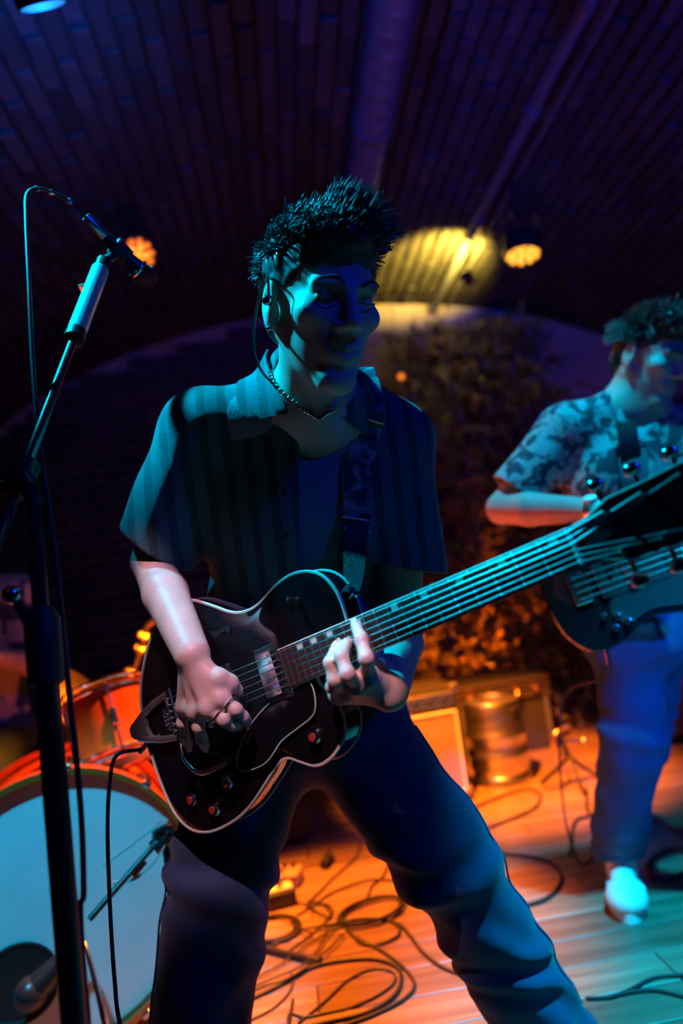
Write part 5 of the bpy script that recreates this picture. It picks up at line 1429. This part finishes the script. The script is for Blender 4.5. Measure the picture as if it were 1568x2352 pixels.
# shoes
def shoe(parent, ankle, toe_dir, m_up, m_sole, L_=0.28, name='shoe', res=0.005, wd0=.046):
    d = V(toe_dir); d[2] = 0; d /= np.linalg.norm(d); s = np.cross(d, up); b = V((ankle[0], ankle[1], 0))
    A = np.stack([s, d, up], 1)
    heel = b-d*.06; toe = b+d*(L_-.06)
    upm = SDF([el(heel+up*.06, (.038, .05, .05), A, .03), rc(heel+up*.055, toe-d*.04+up*.045, .040, .034, .03), el(toe-d*.055+up*.045, (wd0, .065, .042), A, .03), rc(b+up*.05, b+up*.12, .042, .043, .02), half(b+up*.028, -up)])
    sdf_obj(name, upm, res, m_up, parent)
    v_ = []
    n = 30
    for k in range(n):
        a = 2*math.pi*k/n; wdt = wd0 if math.sin(a) > 0 else wd0-.006
        v_.append((wdt*math.cos(a)*(1.0-.12*math.sin(a)**2), (L_/2+.008)*math.sin(a)))
    Mx = np.eye(4); Mx[:3, 0] = s; Mx[:3, 1] = d; Mx[:3, 2] = up; Mx[:3, 3] = b+d*(L_/2-.06)
    MB().prism(v_, .0015, .036, Mx).build('shoe_sole', m_sole, parent, True)
shoe(singer, anL+V((0.03, 0, 0)), (0.62, -0.75, 0), M_['leather'], M_['shoewhite'])
shoe(singer, anR, (-0.3, -1, 0), M_['leather'], M_['shoewhite'])
# hair: solid cap with locks
capc = LH(0, -.02, .052)
hairp = [el(LH(0, -.026, .050), (.0845, .100, .088), AH, .03), el(LH(0, .025, .092), (.060, .072, .036), AH, .03),
         el(LH(0, -.075, -.02), (.062, .035, .055), AH, .03)]
hairp += [el(LH(0, .110, -.02), (.072, .060, .086), AH, .02, 's'), el(LH(.088, .004, -.016), (.034, .040, .044), AH, .002, 's'), el(LH(-.088, .004, -.016), (.034, .040, .044), AH, .002, 's'), el(LH(0, .05, -.13), (.2, .12, .09), AH, .02, 's')]
fhair = SDF(hairp, fold_noise(55, .004, (1, 1, 1), 21))
oh = sdf_obj('hair', fhair, 0.004, M_['hair'], singer)
top_dirs = []
bp, bn, bl2 = sampled(fhair, capc, AH, 900, lambda q: q[2] > -.25 and not (q[1] > .35 and q[2] < .35) and not (abs(q[0]) > .6 and q[2] < .2 and q[1] > -.35), seed=4)
for q in bl2:
    loc = V((-.35+.5*q[0], .45+.2*q[1], .30)) if q[2] > .35 else V((q[0]*.6, -.35+.5*q[1], -.25+.3*q[2]))
    top_dirs.append(AH @ loc)
top_dirs = np.array(top_dirs)
m_t = bl2[:, 2] > .35
mb1 = strands(bp[m_t], bn[m_t], top_dirs[m_t], .012, .026, .0015, 2600, seed=2)
mb2 = strands(bp[~m_t], bn[~m_t], top_dirs[~m_t], .012, .022, .0014, 1800, seed=3, bend=.15)
qb, qn, ql = sampled(fhair, capc, AH, 220, lambda q: q[2] > .5 and q[1] > .15 and q[0] < .12, seed=8)
qd = np.array([AH @ V((-.45+.6*q[0], .35, .70)) for q in ql])
mb3 = strands(qb, qn, qd, .025, .055, .0018, 600, seed=6, bend=.25)
mb1.add(mb2.v, mb2.f); mb1.add(mb3.v, mb3.f)
r = mb1.build('hair_locks', M_['hair'], oh, True); r['kind'] = 'stuff'
for q in (-1, 1):
    e = catmull([LH(q*.014, .101, .030), LH(q*.030, .101, .037), LH(q*.050, .083, .032)], 5)
    MB().tube(e, [.0028]*3+[.0032]*4+[.0028]*3+[.001], 6).build('eyebrow', M_['hair'], singer, True)
    MB().tube(catmull([LH(q*.018, .0925, .008), LH(q*.031, .0945, .0065), LH(q*.044, .088, .009)], 5), .0013, 5).build('eyelashes', M_['hair'], singer, True)
# sideburn shadow, stubble is left to the skin; earphone and its lead
ear = LH(.088, .006, .0)
MB().ball(ear+(-RT)*.002, .0085, 8, 14).build('earphone', M_['chrome'], singer, True)
ep = [ear, LH(.093, .012, .024), LH(.090, -.012, .040), LH(.086, -.034, .02), LH(.090, -.045, -.03), LH(.086, -.05, -.075), LH(.07, -.055, -.105), LH(.045, -.065, -.125)]
MB().tube(catmull(ep, 6), .0022, 8).build('earphone_lead', M_['plastic'], singer, True)
MB().ball(LH(.084, .004, -.040), .0035, 6, 10).build('ear_stud', M_['chrome'], singer, True)
# necklace: beads along a curve laid on the neck
fchest = SDF(body[:24], None)
nc_ = [(618, 822, 1.13), (628, 856, 1.10), (648, 890, 1.07), (680, 930, 1.05), (712, 970, 1.03), (740, 988, 1.03), (765, 975, 1.03), (780, 940, 1.05), (786, 905, 1.07), (800, 880, 1.12)]
npath = catmull([fbody.push(AY(*p), .004)[0] for p in nc_], 10)
nk_o = MB().tube(npath, .0018, 6).build('necklace', M_['steel'], singer, True)
for i in range(0, len(npath)-1, 2):
    a, b = npath[i], npath[i+1]
    d = (b-a)/np.linalg.norm(b-a)
    MB().box((0, 0, 0), (.0078, .0040, .0052), frame(a, np.cross(d, -FW), -FW), bev=.001).build('necklace_link', M_['chrome'], nk_o)
# rings
def ring_on(a, b, t, r):
    c = a+(b-a)*t; d = (b-a)/np.linalg.norm(b-a); s, u2, _ = basis(d)
    MB().tube([c+(s*math.cos(q)+u2*math.sin(q))*r for q in np.linspace(0, 2*math.pi, 24, endpoint=False)], .0022, 8, closed=True).build('finger_ring', M_['chrome'], singer, True)
ring_on(fR[1][0], fR[1][1], .72, .0108); ring_on(fR[0][0], fR[0][1], .55, .0106)
# nails
for fg in fR+fL+[tR, tL]:
    d = fg[-1]-fg[-2]; d /= np.linalg.norm(d); n_ = -ray(784, 1176) - d*((-ray(784, 1176)) @ d); n_ /= np.linalg.norm(n_)
    c = fg[-1]+d*.0015+n_*.0070
    MB().box((0, 0, 0), (.010, .0085, .0012), frame(c, d, n_+d*.25), bev=.0005).build('fingernail', mat('nail', (.66, .45, .38), .25) if 'nail' not in bpy.data.materials else bpy.data.materials['nail'], singer)
# pick
pk_c = (fR[0][-1]+tR[-1])/2
pkc = thing('guitar_pick', 'small dark pick pinched in the singer\'s strumming fingers', 'pick', pk_c)
MB().prism([(.012, .009), (-.002, .011), (-.012, .0), (-.002, -.011), (.012, -.009)], -.0005, .0005, frame(pk_c, -gw*.4+gu*.3, np.cross(gn, gu))).build('pick_blade', M_['plastic'], pkc)
# strap
sp_ = [(836, 868), (846, 905), (853, 945), (846, 985), (833, 1030), (825, 1090), (821, 1150), (818, 1195)]
sL, sR = [], []
def strap_pt(px, py):
    h = fshirt.hit(px, py, .007)
    return h if h is not None else AY(px, py, 1.06)
cpts = []
for (px, py) in sp_:
    h = strap_pt(px, py)
    hY = h[1]
    cpts.append((px, py, hY))
ysm = np.array([c[2] for c in cpts]); ysm = np.minimum(ysm, np.convolve(np.r_[ysm[0], ysm, ysm[-1]], [.25, .5, .25], 'valid'))
C_ = np.array([AY(c[0], c[1], y) for c, y in zip(cpts, ysm)]); Cc = catmull(C_, 6)
hw = .0235
L_ = Cc-RT*hw; R_ = Cc+RT*hw
strap = MB().strip(L_, R_, .0025).build('strap', M_['strapweave'], gt, True)
endp = G(0.300, 0.066, -0.040)
low = catmull([AY(818, 1188, ysm[-1]-.004), AY(815, 1250, ysm[-1]-.02), AY(812, 1320, (ysm[-1]+endp[1])/2-.01), endp], 6)
hw2 = np.linspace(.0235, .012, len(low))[:, None]
MB().strip(low-RT*hw2, low+RT*hw2, .003).build('strap_end', M_['leather'], gt, True)
for yy in (1187, 1213):
    q0 = AY(786, yy, ysm[-1]-.008); q1 = AY(852, yy+10, ysm[-1]-.008)
    MB().tube([q0, q1], .0022, 8).build('strap_loop', M_['steel'], strap, True)
q = AY(853, 952, ysm[2]-.006)
MB().box((0, 0, 0), (.05, .022, .006), frame(q, RT*.95-UP*.3, -FW), bev=.002).build('strap_buckle', M_['steel'], strap)
back = catmull([Cc[0], Cc[0]+V((0, .05, .035)), Cc[0]+V((-.03, .14, .0)), Cc[0]+V((-.10, .24, -.16)), G(-.10, .10, -.25), G(-.21, .0, -.045)], 6)
MB().strip(back-RT*.022, back+RT*.022, .0025).build('strap_back', M_['strapweave'], gt, True)

# ================================================================== the bass player
P2h = AY(1492, 826, 1.80)
F2 = RT*.50-FW*.78-UP*.36
A2 = head_frame(F2, UP*.97+RT*.10-FW*.05)
bn_ = AY(1445, 935, 1.87); bR = AY(1300, 990, 1.90); bL = AY(1590, 1010, 1.80); beR = AY(1152, 1168, 1.95); bwR = AY(1372, 1172, 1.69); beL = AY(1680, 1180, 1.72); bwL = BG(.62, -.06, .02)
bch = AY(1450, 1110, 1.90); bbl = AY(1465, 1300, 1.93); bhp = AY(1470, 1440, 1.95)
bhR = AY(1440, 1490, 1.98); bkR = AY(1452, 1700, 1.98); baR = AY(1418, 1942, 2.12); bhL = AY(1495, 1485, 2.03); bkL = AY(1474, 1700, 2.28); baL = V((AY(1440, 1860, 2.62)[0], 2.62, .09))
print('bass player lengths', [round(float(np.linalg.norm(a-b)), 3) for a, b in ((bR, beR), (beR, bwR), (bL, beL), (beL, bwL), (bhR, bkR), (bkR, baR))], 'ankle z', baR[2])
bp_ = thing('person', 'bass player in a printed shirt and jeans standing behind the guitar neck', 'person', (bhp[0], bhp[1], 0))
hp2, L2h = head_prims(P2h, A2)
fp2, fc2 = face_finish(L2h, A2, mouth=.003)
mR2 = [bwR+RT*.085+V((0, -.02, -.02)), bwR+RT*.088+V((0, 0, -.035)), bwR+RT*.080+V((0, .015, -.045)), bwR+RT*.070+V((0, .02, -.055))]
fR2 = [[m, m+RT*.035-UP*.015, m+RT*.045-UP*.040, m+RT*.040-UP*.058] for m in mR2]
tR2 = [bwR+RT*.03-FW*.01, bwR+RT*.06-FW*.03, bwR+RT*.085-FW*.035, bwR+RT*.105-FW*.03]
mL2 = [bwL+bu*(.03-.02*k)+MBs[:3, 1]*.005+MBs[:3, 2]*.015 for k in range(4)]
fL2 = [[m, m+MBs[:3, 2]*.035+MBs[:3, 1]*.02, m+MBs[:3, 2]*.03+MBs[:3, 1]*.045, m+MBs[:3, 2]*.012+MBs[:3, 1]*.058] for m in mL2]
tL2 = [bwL-MBs[:3, 2]*.02, bwL-MBs[:3, 2]*.04+MBs[:3, 1]*.03, bwL-MBs[:3, 2]*.045+MBs[:3, 1]*.06, bwL-MBs[:3, 2]*.04+MBs[:3, 1]*.08]
B2 = hp2[:] + [rc(L2h(0, -.03, -.055), bn_, .053, .062, .035), el(bch, (.17, .115, .18), None, .05), el(bbl, (.155, .11, .17), None, .05), el(bhp, (.155, .115, .12), None, .05),
               rc(bn_, bR, .055, .055, .05), rc(bn_, bL, .055, .055, .05)]
B2 += limb(bR, beR, .055, .052, .044) + limb(beR, bwR, .045, .048, .029) + limb(bL, beL, .055, .052, .044) + limb(beL, bwL, .045, .046, .029)
B2 += [rc(bhR, bkR, .085, .06, .04), rc(bkR, baR, .055, .038, .03), rc(bhL, bkL, .085, .06, .04), rc(bkL, baL, .055, .038, .03)]
B2 += hand_prims(bwR, mR2, fR2, tR2) + hand_prims(bwL, mL2, fL2, tL2) + fp2 + fc2
f2 = SDF(B2)
sdf_obj('body', f2, 0.005, M_['skin'], bp_)
a2 = (beR-bR)/np.linalg.norm(beR-bR); a3 = (beL-bL)/np.linalg.norm(beL-bL)
cR2 = bR+(beR-bR)*.80; cL2 = bL+(beL-bL)*.75
S2 = [el(bch, (.205, .14, .20), None, .06), el(bbl, (.195, .14, .19), None, .06), rc(bn_+V((0, .02, 0)), bR, .064, .076, .05), rc(bn_+V((0, .02, 0)), bL, .064, .076, .05),
      rc(bR, beR, .076, .080, .03), rc(bL, beL, .076, .084, .03), cuff(cR2, a2, .13), cuff(cL2, a3, .13), rc(cR2-a2*.04, cR2+a2*.1, .064, .068, .004, 's'), half((0, 0, bhp[2]-.02), (0, 0, -1)),
      rc(L2h(0, -.01, -.08), AY(1470, 960, 1.76), .062, .05, .01, 's'), bx(AY(1470, 1090, 1.74), (.042, .06, .16), A_up, .004, .004, 's')]
fs2 = SDF(S2, fold_noise(9, .007, (1, 1, .6), 31))
sdf_obj('shirt', fs2, 0.006, M_['print'], bp_)
sdf_obj('t_shirt', SDF([el(bch, (.185, .125, .19), None, .05), el(bbl, (.175, .124, .19), None, .05), rc(bn_, bR, .058, .06, .05), rc(bn_, bL, .058, .06, .05), half((0, 0, bhp[2]), (0, 0, -1)), rc(L2h(0, -.01, -.08), AY(1475, 960, 1.76), .060, .052, .01, 's')]), 0.008, M_['tee'], bp_)
flap('collar', [(1405, 872, 1.90), (1425, 905, 1.84), (1448, 940, 1.80), (1462, 975, 1.78)], [(1378, 890, 1.92), (1392, 930, 1.86), (1412, 970, 1.82), (1432, 1000, 1.80)], M_['print'], fs2, bp_)
l2 = leg_folds(bhR, bkR, .007, 41); l3 = leg_folds(bkR, baR, 0, 43)
sdf_obj('trousers', SDF([el(bhp+V((0, 0, -.02)), (.175, .13, .12), None, .05), rc(bhR, bkR, .098, .085, .04), rc(bkR, baR, .084, .080, .04), rc(bhL, bkL, .098, .085, .04), rc(bkL, baL, .084, .080, .04), half((0, 0, .10), (0, 0, -1)), half((0, 0, bhp[2]+.06), (0, 0, 1))], lambda P: l2(P)+l3(P)), 0.007, M_['darkpants'], bp_)
shoe(bp_, V((baR[0], baR[1], 0)), (-.42, -1, 0), M_['shoewhite'], M_['shoewhite'], .28, res=.005, wd0=.056)
shoe(bp_, baL, (-.35, -1, 0), M_['shoewhite'], M_['shoewhite'], .28, res=.006)
h2 = [el(L2h(0, -.024, .052), (.083, .100, .086), A2, .03), el(L2h(0, .03, .105), (.064, .070, .038), A2, .03), el(L2h(0, -.075, -.015), (.062, .033, .05), A2, .03),
      el(L2h(0, .112, -.022), (.075, .060, .085), A2, .02, 's'), el(L2h(.085, -.010, -.014), (.03, .026, .036), A2, .008, 's'), el(L2h(-.085, -.010, -.014), (.03, .026, .036), A2, .008, 's'), el(L2h(0, .05, -.13), (.2, .12, .09), A2, .02, 's')]
for q in (-1, 1): h2 += []
fh2 = SDF(h2, fold_noise(45, .004, (1, 1, 1), 51))
oh2 = sdf_obj('hair', fh2, 0.005, M_['hair'], bp_)
p_, n_, q_ = sampled(fh2, L2h(0, -.02, .05), A2, 700, lambda q: q[2] > -.2 and not (q[1] > .35 and q[2] < .3), seed=14)
dd = np.array([A2 @ (V((q[0]*.8, .55, .25)) if q[2] > .3 else V((q[0]*.5, -.3+.4*q[1], -.3))) for q in q_])
mbx = strands(p_, n_, dd, .02, .042, .0022, 1600, seed=15, bend=.25)
r = mbx.build('hair_locks', M_['hair'], oh2, True); r['kind'] = 'stuff'
for q in (-1, 1):
    MB().tube(catmull([L2h(q*.014, .101, .030), L2h(q*.030, .101, .036), L2h(q*.050, .083, .032)], 5), .003, 6).build('eyebrow', M_['hair'], bp_, True)
# wrist watch
wc_ = bwR-(bwR-beR)/np.linalg.norm(bwR-beR)*.012; wd2 = (bwR-beR)/np.linalg.norm(bwR-beR); s2, u2_, _ = basis(wd2)
wt = MB().lathe([(.031, -.010), (.0345, -.010), (.0345, .010), (.031, .010)], wc_, wd2, 28, ring=True).build('watch_band', M_['steel'], bp_, True)
wf = -FW*.6+UP*.7; wf -= wd2*(wf @ wd2); wf /= np.linalg.norm(wf)
MB().lathe([(.017, 0), (.019, .002), (.019, .008), (.015, .010)], wc_+wf*.030, wf, 24).build('watch_case', M_['white'], wt, True)
# strap of the bass
bs = []
for (px, py) in ((1424, 915), (1432, 950), (1440, 1000), (1446, 1050), (1448, 1100)):
    h = fs2.hit(px, py, .008)
    bs.append(h if h is not None else AY(px, py, 1.76))
bs.append(BG(.20, .15, -.01)+V((0, -.02, 0)))
bsc = catmull(bs, 5)
MB().strip(bsc-RT*.028, bsc+RT*.028, .003).build('strap', M_['leather'], bgt, True)

# ================================================================== the drummer, mostly beyond the frame
dc = AY(-60, 1530, 2.72)
dr = thing('person', 'drummer in a block-patterned shirt sitting behind the bass drum', 'person', (dc[0], dc[1]+.08, 0))
dh = V((dc[0]-.02, dc[1]-.02, 1.38)); F3 = V((.45, -.85, -.15)); A3 = head_frame(F3, (0, 0, 1))
hp3, L3 = head_prims(dh, A3); fp3, fc3 = face_finish(L3, A3)
dn = V((dc[0], dc[1]+.02, 1.20)); dR = dn+V((-.19, .03, -.06)); dL_ = dn+V((.18, -.02, -.06)); dcx = V((dc[0], dc[1]+.04, .98)); dhp = V((dc[0], dc[1]+.08, .62))
deL = dL_+V((.05, -.02, -.27)); dwL = deL+V((-.03, -.23, .05)); deR = dR+V((-.06, -.05, -.27)); dwR = deR+V((.08, -.22, .06))
def simple_hand(wr, d, s):
    m = [wr+d*.085+s*(.026-.018*k) for k in range(4)]
    fg = [[q, q+d*.035-up*.012, q+d*.045-up*.036, q+d*.025-up*.048] for q in m]
    th = [wr+d*.03+s*.02, wr+d*.05+s*.038, wr+d*.075+s*.034, wr+d*.092+s*.024]
    return hand_prims(wr, m, fg, th)
dk = {}
D3 = hp3+[rc(L3(0, -.03, -.055), dn, .053, .06, .035), el(dcx, (.17, .115, .2), None, .05), el(dhp, (.16, .13, .13), None, .05), rc(dcx, dhp, .13, .13, .05), rc(dn, dR, .055, .055, .05), rc(dn, dL_, .055, .055, .05)]
D3 += limb(dR, deR, .055, .05, .042)+limb(deR, dwR, .043, .045, .029)+limb(dL_, deL, .055, .05, .042)+limb(deL, dwL, .043, .045, .029)
dk1, dk2 = dhp+V((.12, -.36, -.08)), dhp+V((-.34, -.34, -.08)); da1, da2 = V((dk1[0]+.02, dk1[1]-.06, .09)), V((dk2[0]-.02, dk2[1]-.06, .09))
D3 += [rc(dhp+V((.08, 0, 0)), dk1, .08, .06, .04), rc(dk1, da1, .055, .038, .03), rc(dhp+V((-.08, 0, 0)), dk2, .08, .06, .04), rc(dk2, da2, .055, .038, .03)]
D3 += simple_hand(dwL, V((-.1, -.95, .1)), V((-1, 0, 0.)))+simple_hand(dwR, V((.2, -.95, .1)), V((1., 0, 0)))+fp3+fc3
sdf_obj('body', SDF(D3), 0.007, M_['skin'], dr)
a4 = (deL-dL_)/np.linalg.norm(deL-dL_); a5 = (deR-dR)/np.linalg.norm(deR-dR)
sdf_obj('shirt', SDF([el(dcx, (.20, .145, .23), None, .06), rc(dcx+V((0, 0, -.1)), dhp+V((0, 0, .02)), .155, .155, .06), rc(dn, dR, .062, .075, .05), rc(dn, dL_, .062, .075, .05), rc(dR, deR, .078, .085, .03), rc(dL_, deL, .078, .085, .03),
                      cuff(dL_+(deL-dL_)*.9, a4, .14), cuff(dR+(deR-dR)*.9, a5, .14), rc(L3(0, -.01, -.08), dn+V((0, -.09, -.02)), .06, .05, .01, 's'), half((0, 0, dhp[2]-.03), (0, 0, -1))], fold_noise(9, .007, (1, 1, .6), 61)), 0.008, M_['blockprint'], dr)
sdf_obj('trousers', SDF([el(dhp, (.175, .145, .12), None, .05), rc(dhp+V((.08, 0, 0)), dk1, .095, .08, .04), rc(dk1, da1, .076, .07, .04), rc(dhp+V((-.08, 0, 0)), dk2, .095, .08, .04), rc(dk2, da2, .076, .07, .04), half((0, 0, .09), (0, 0, -1))]), 0.01, M_['darkpants'], dr)
sdf_obj('hair', SDF([el(L3(0, -.024, .052), (.084, .102, .088), A3, .03), el(L3(0, .112, -.022), (.075, .062, .085), A3, .02, 's'), el(L3(0, .05, -.13), (.2, .12, .09), A3, .02, 's')], fold_noise(45, .004, (1, 1, 1), 71)), 0.007, M_['hair'], dr)
for a_ in (da1, da2): shoe(dr, a_, (.05, -1, 0), M_['leather'], M_['rubber'], res=.008)
sb = V((dhp[0], dhp[1]+.03, 0))
stl = thing('drum_stool', 'round black drum stool under the drummer', 'stool', sb)
MB().lathe([(.001, dhp[2]-.20), (.15, dhp[2]-.20), (.165, dhp[2]-.17), (.16, dhp[2]-.13), (.001, dhp[2]-.125)], sb, (0, 0, 1), 36).build('seat', M_['leather'], stl, True)
MB().rod(sb+V((0, 0, .12)), sb+V((0, 0, dhp[2]-.19)), .014).build('post', M_['chrome'], stl, True)
for a in (.2, 2.3, 4.4): MB().rod(sb+V((0, 0, .2)), sb+V((math.cos(a)*.2, math.sin(a)*.2, .01)), .010).build('leg', M_['chrome'], stl, True)
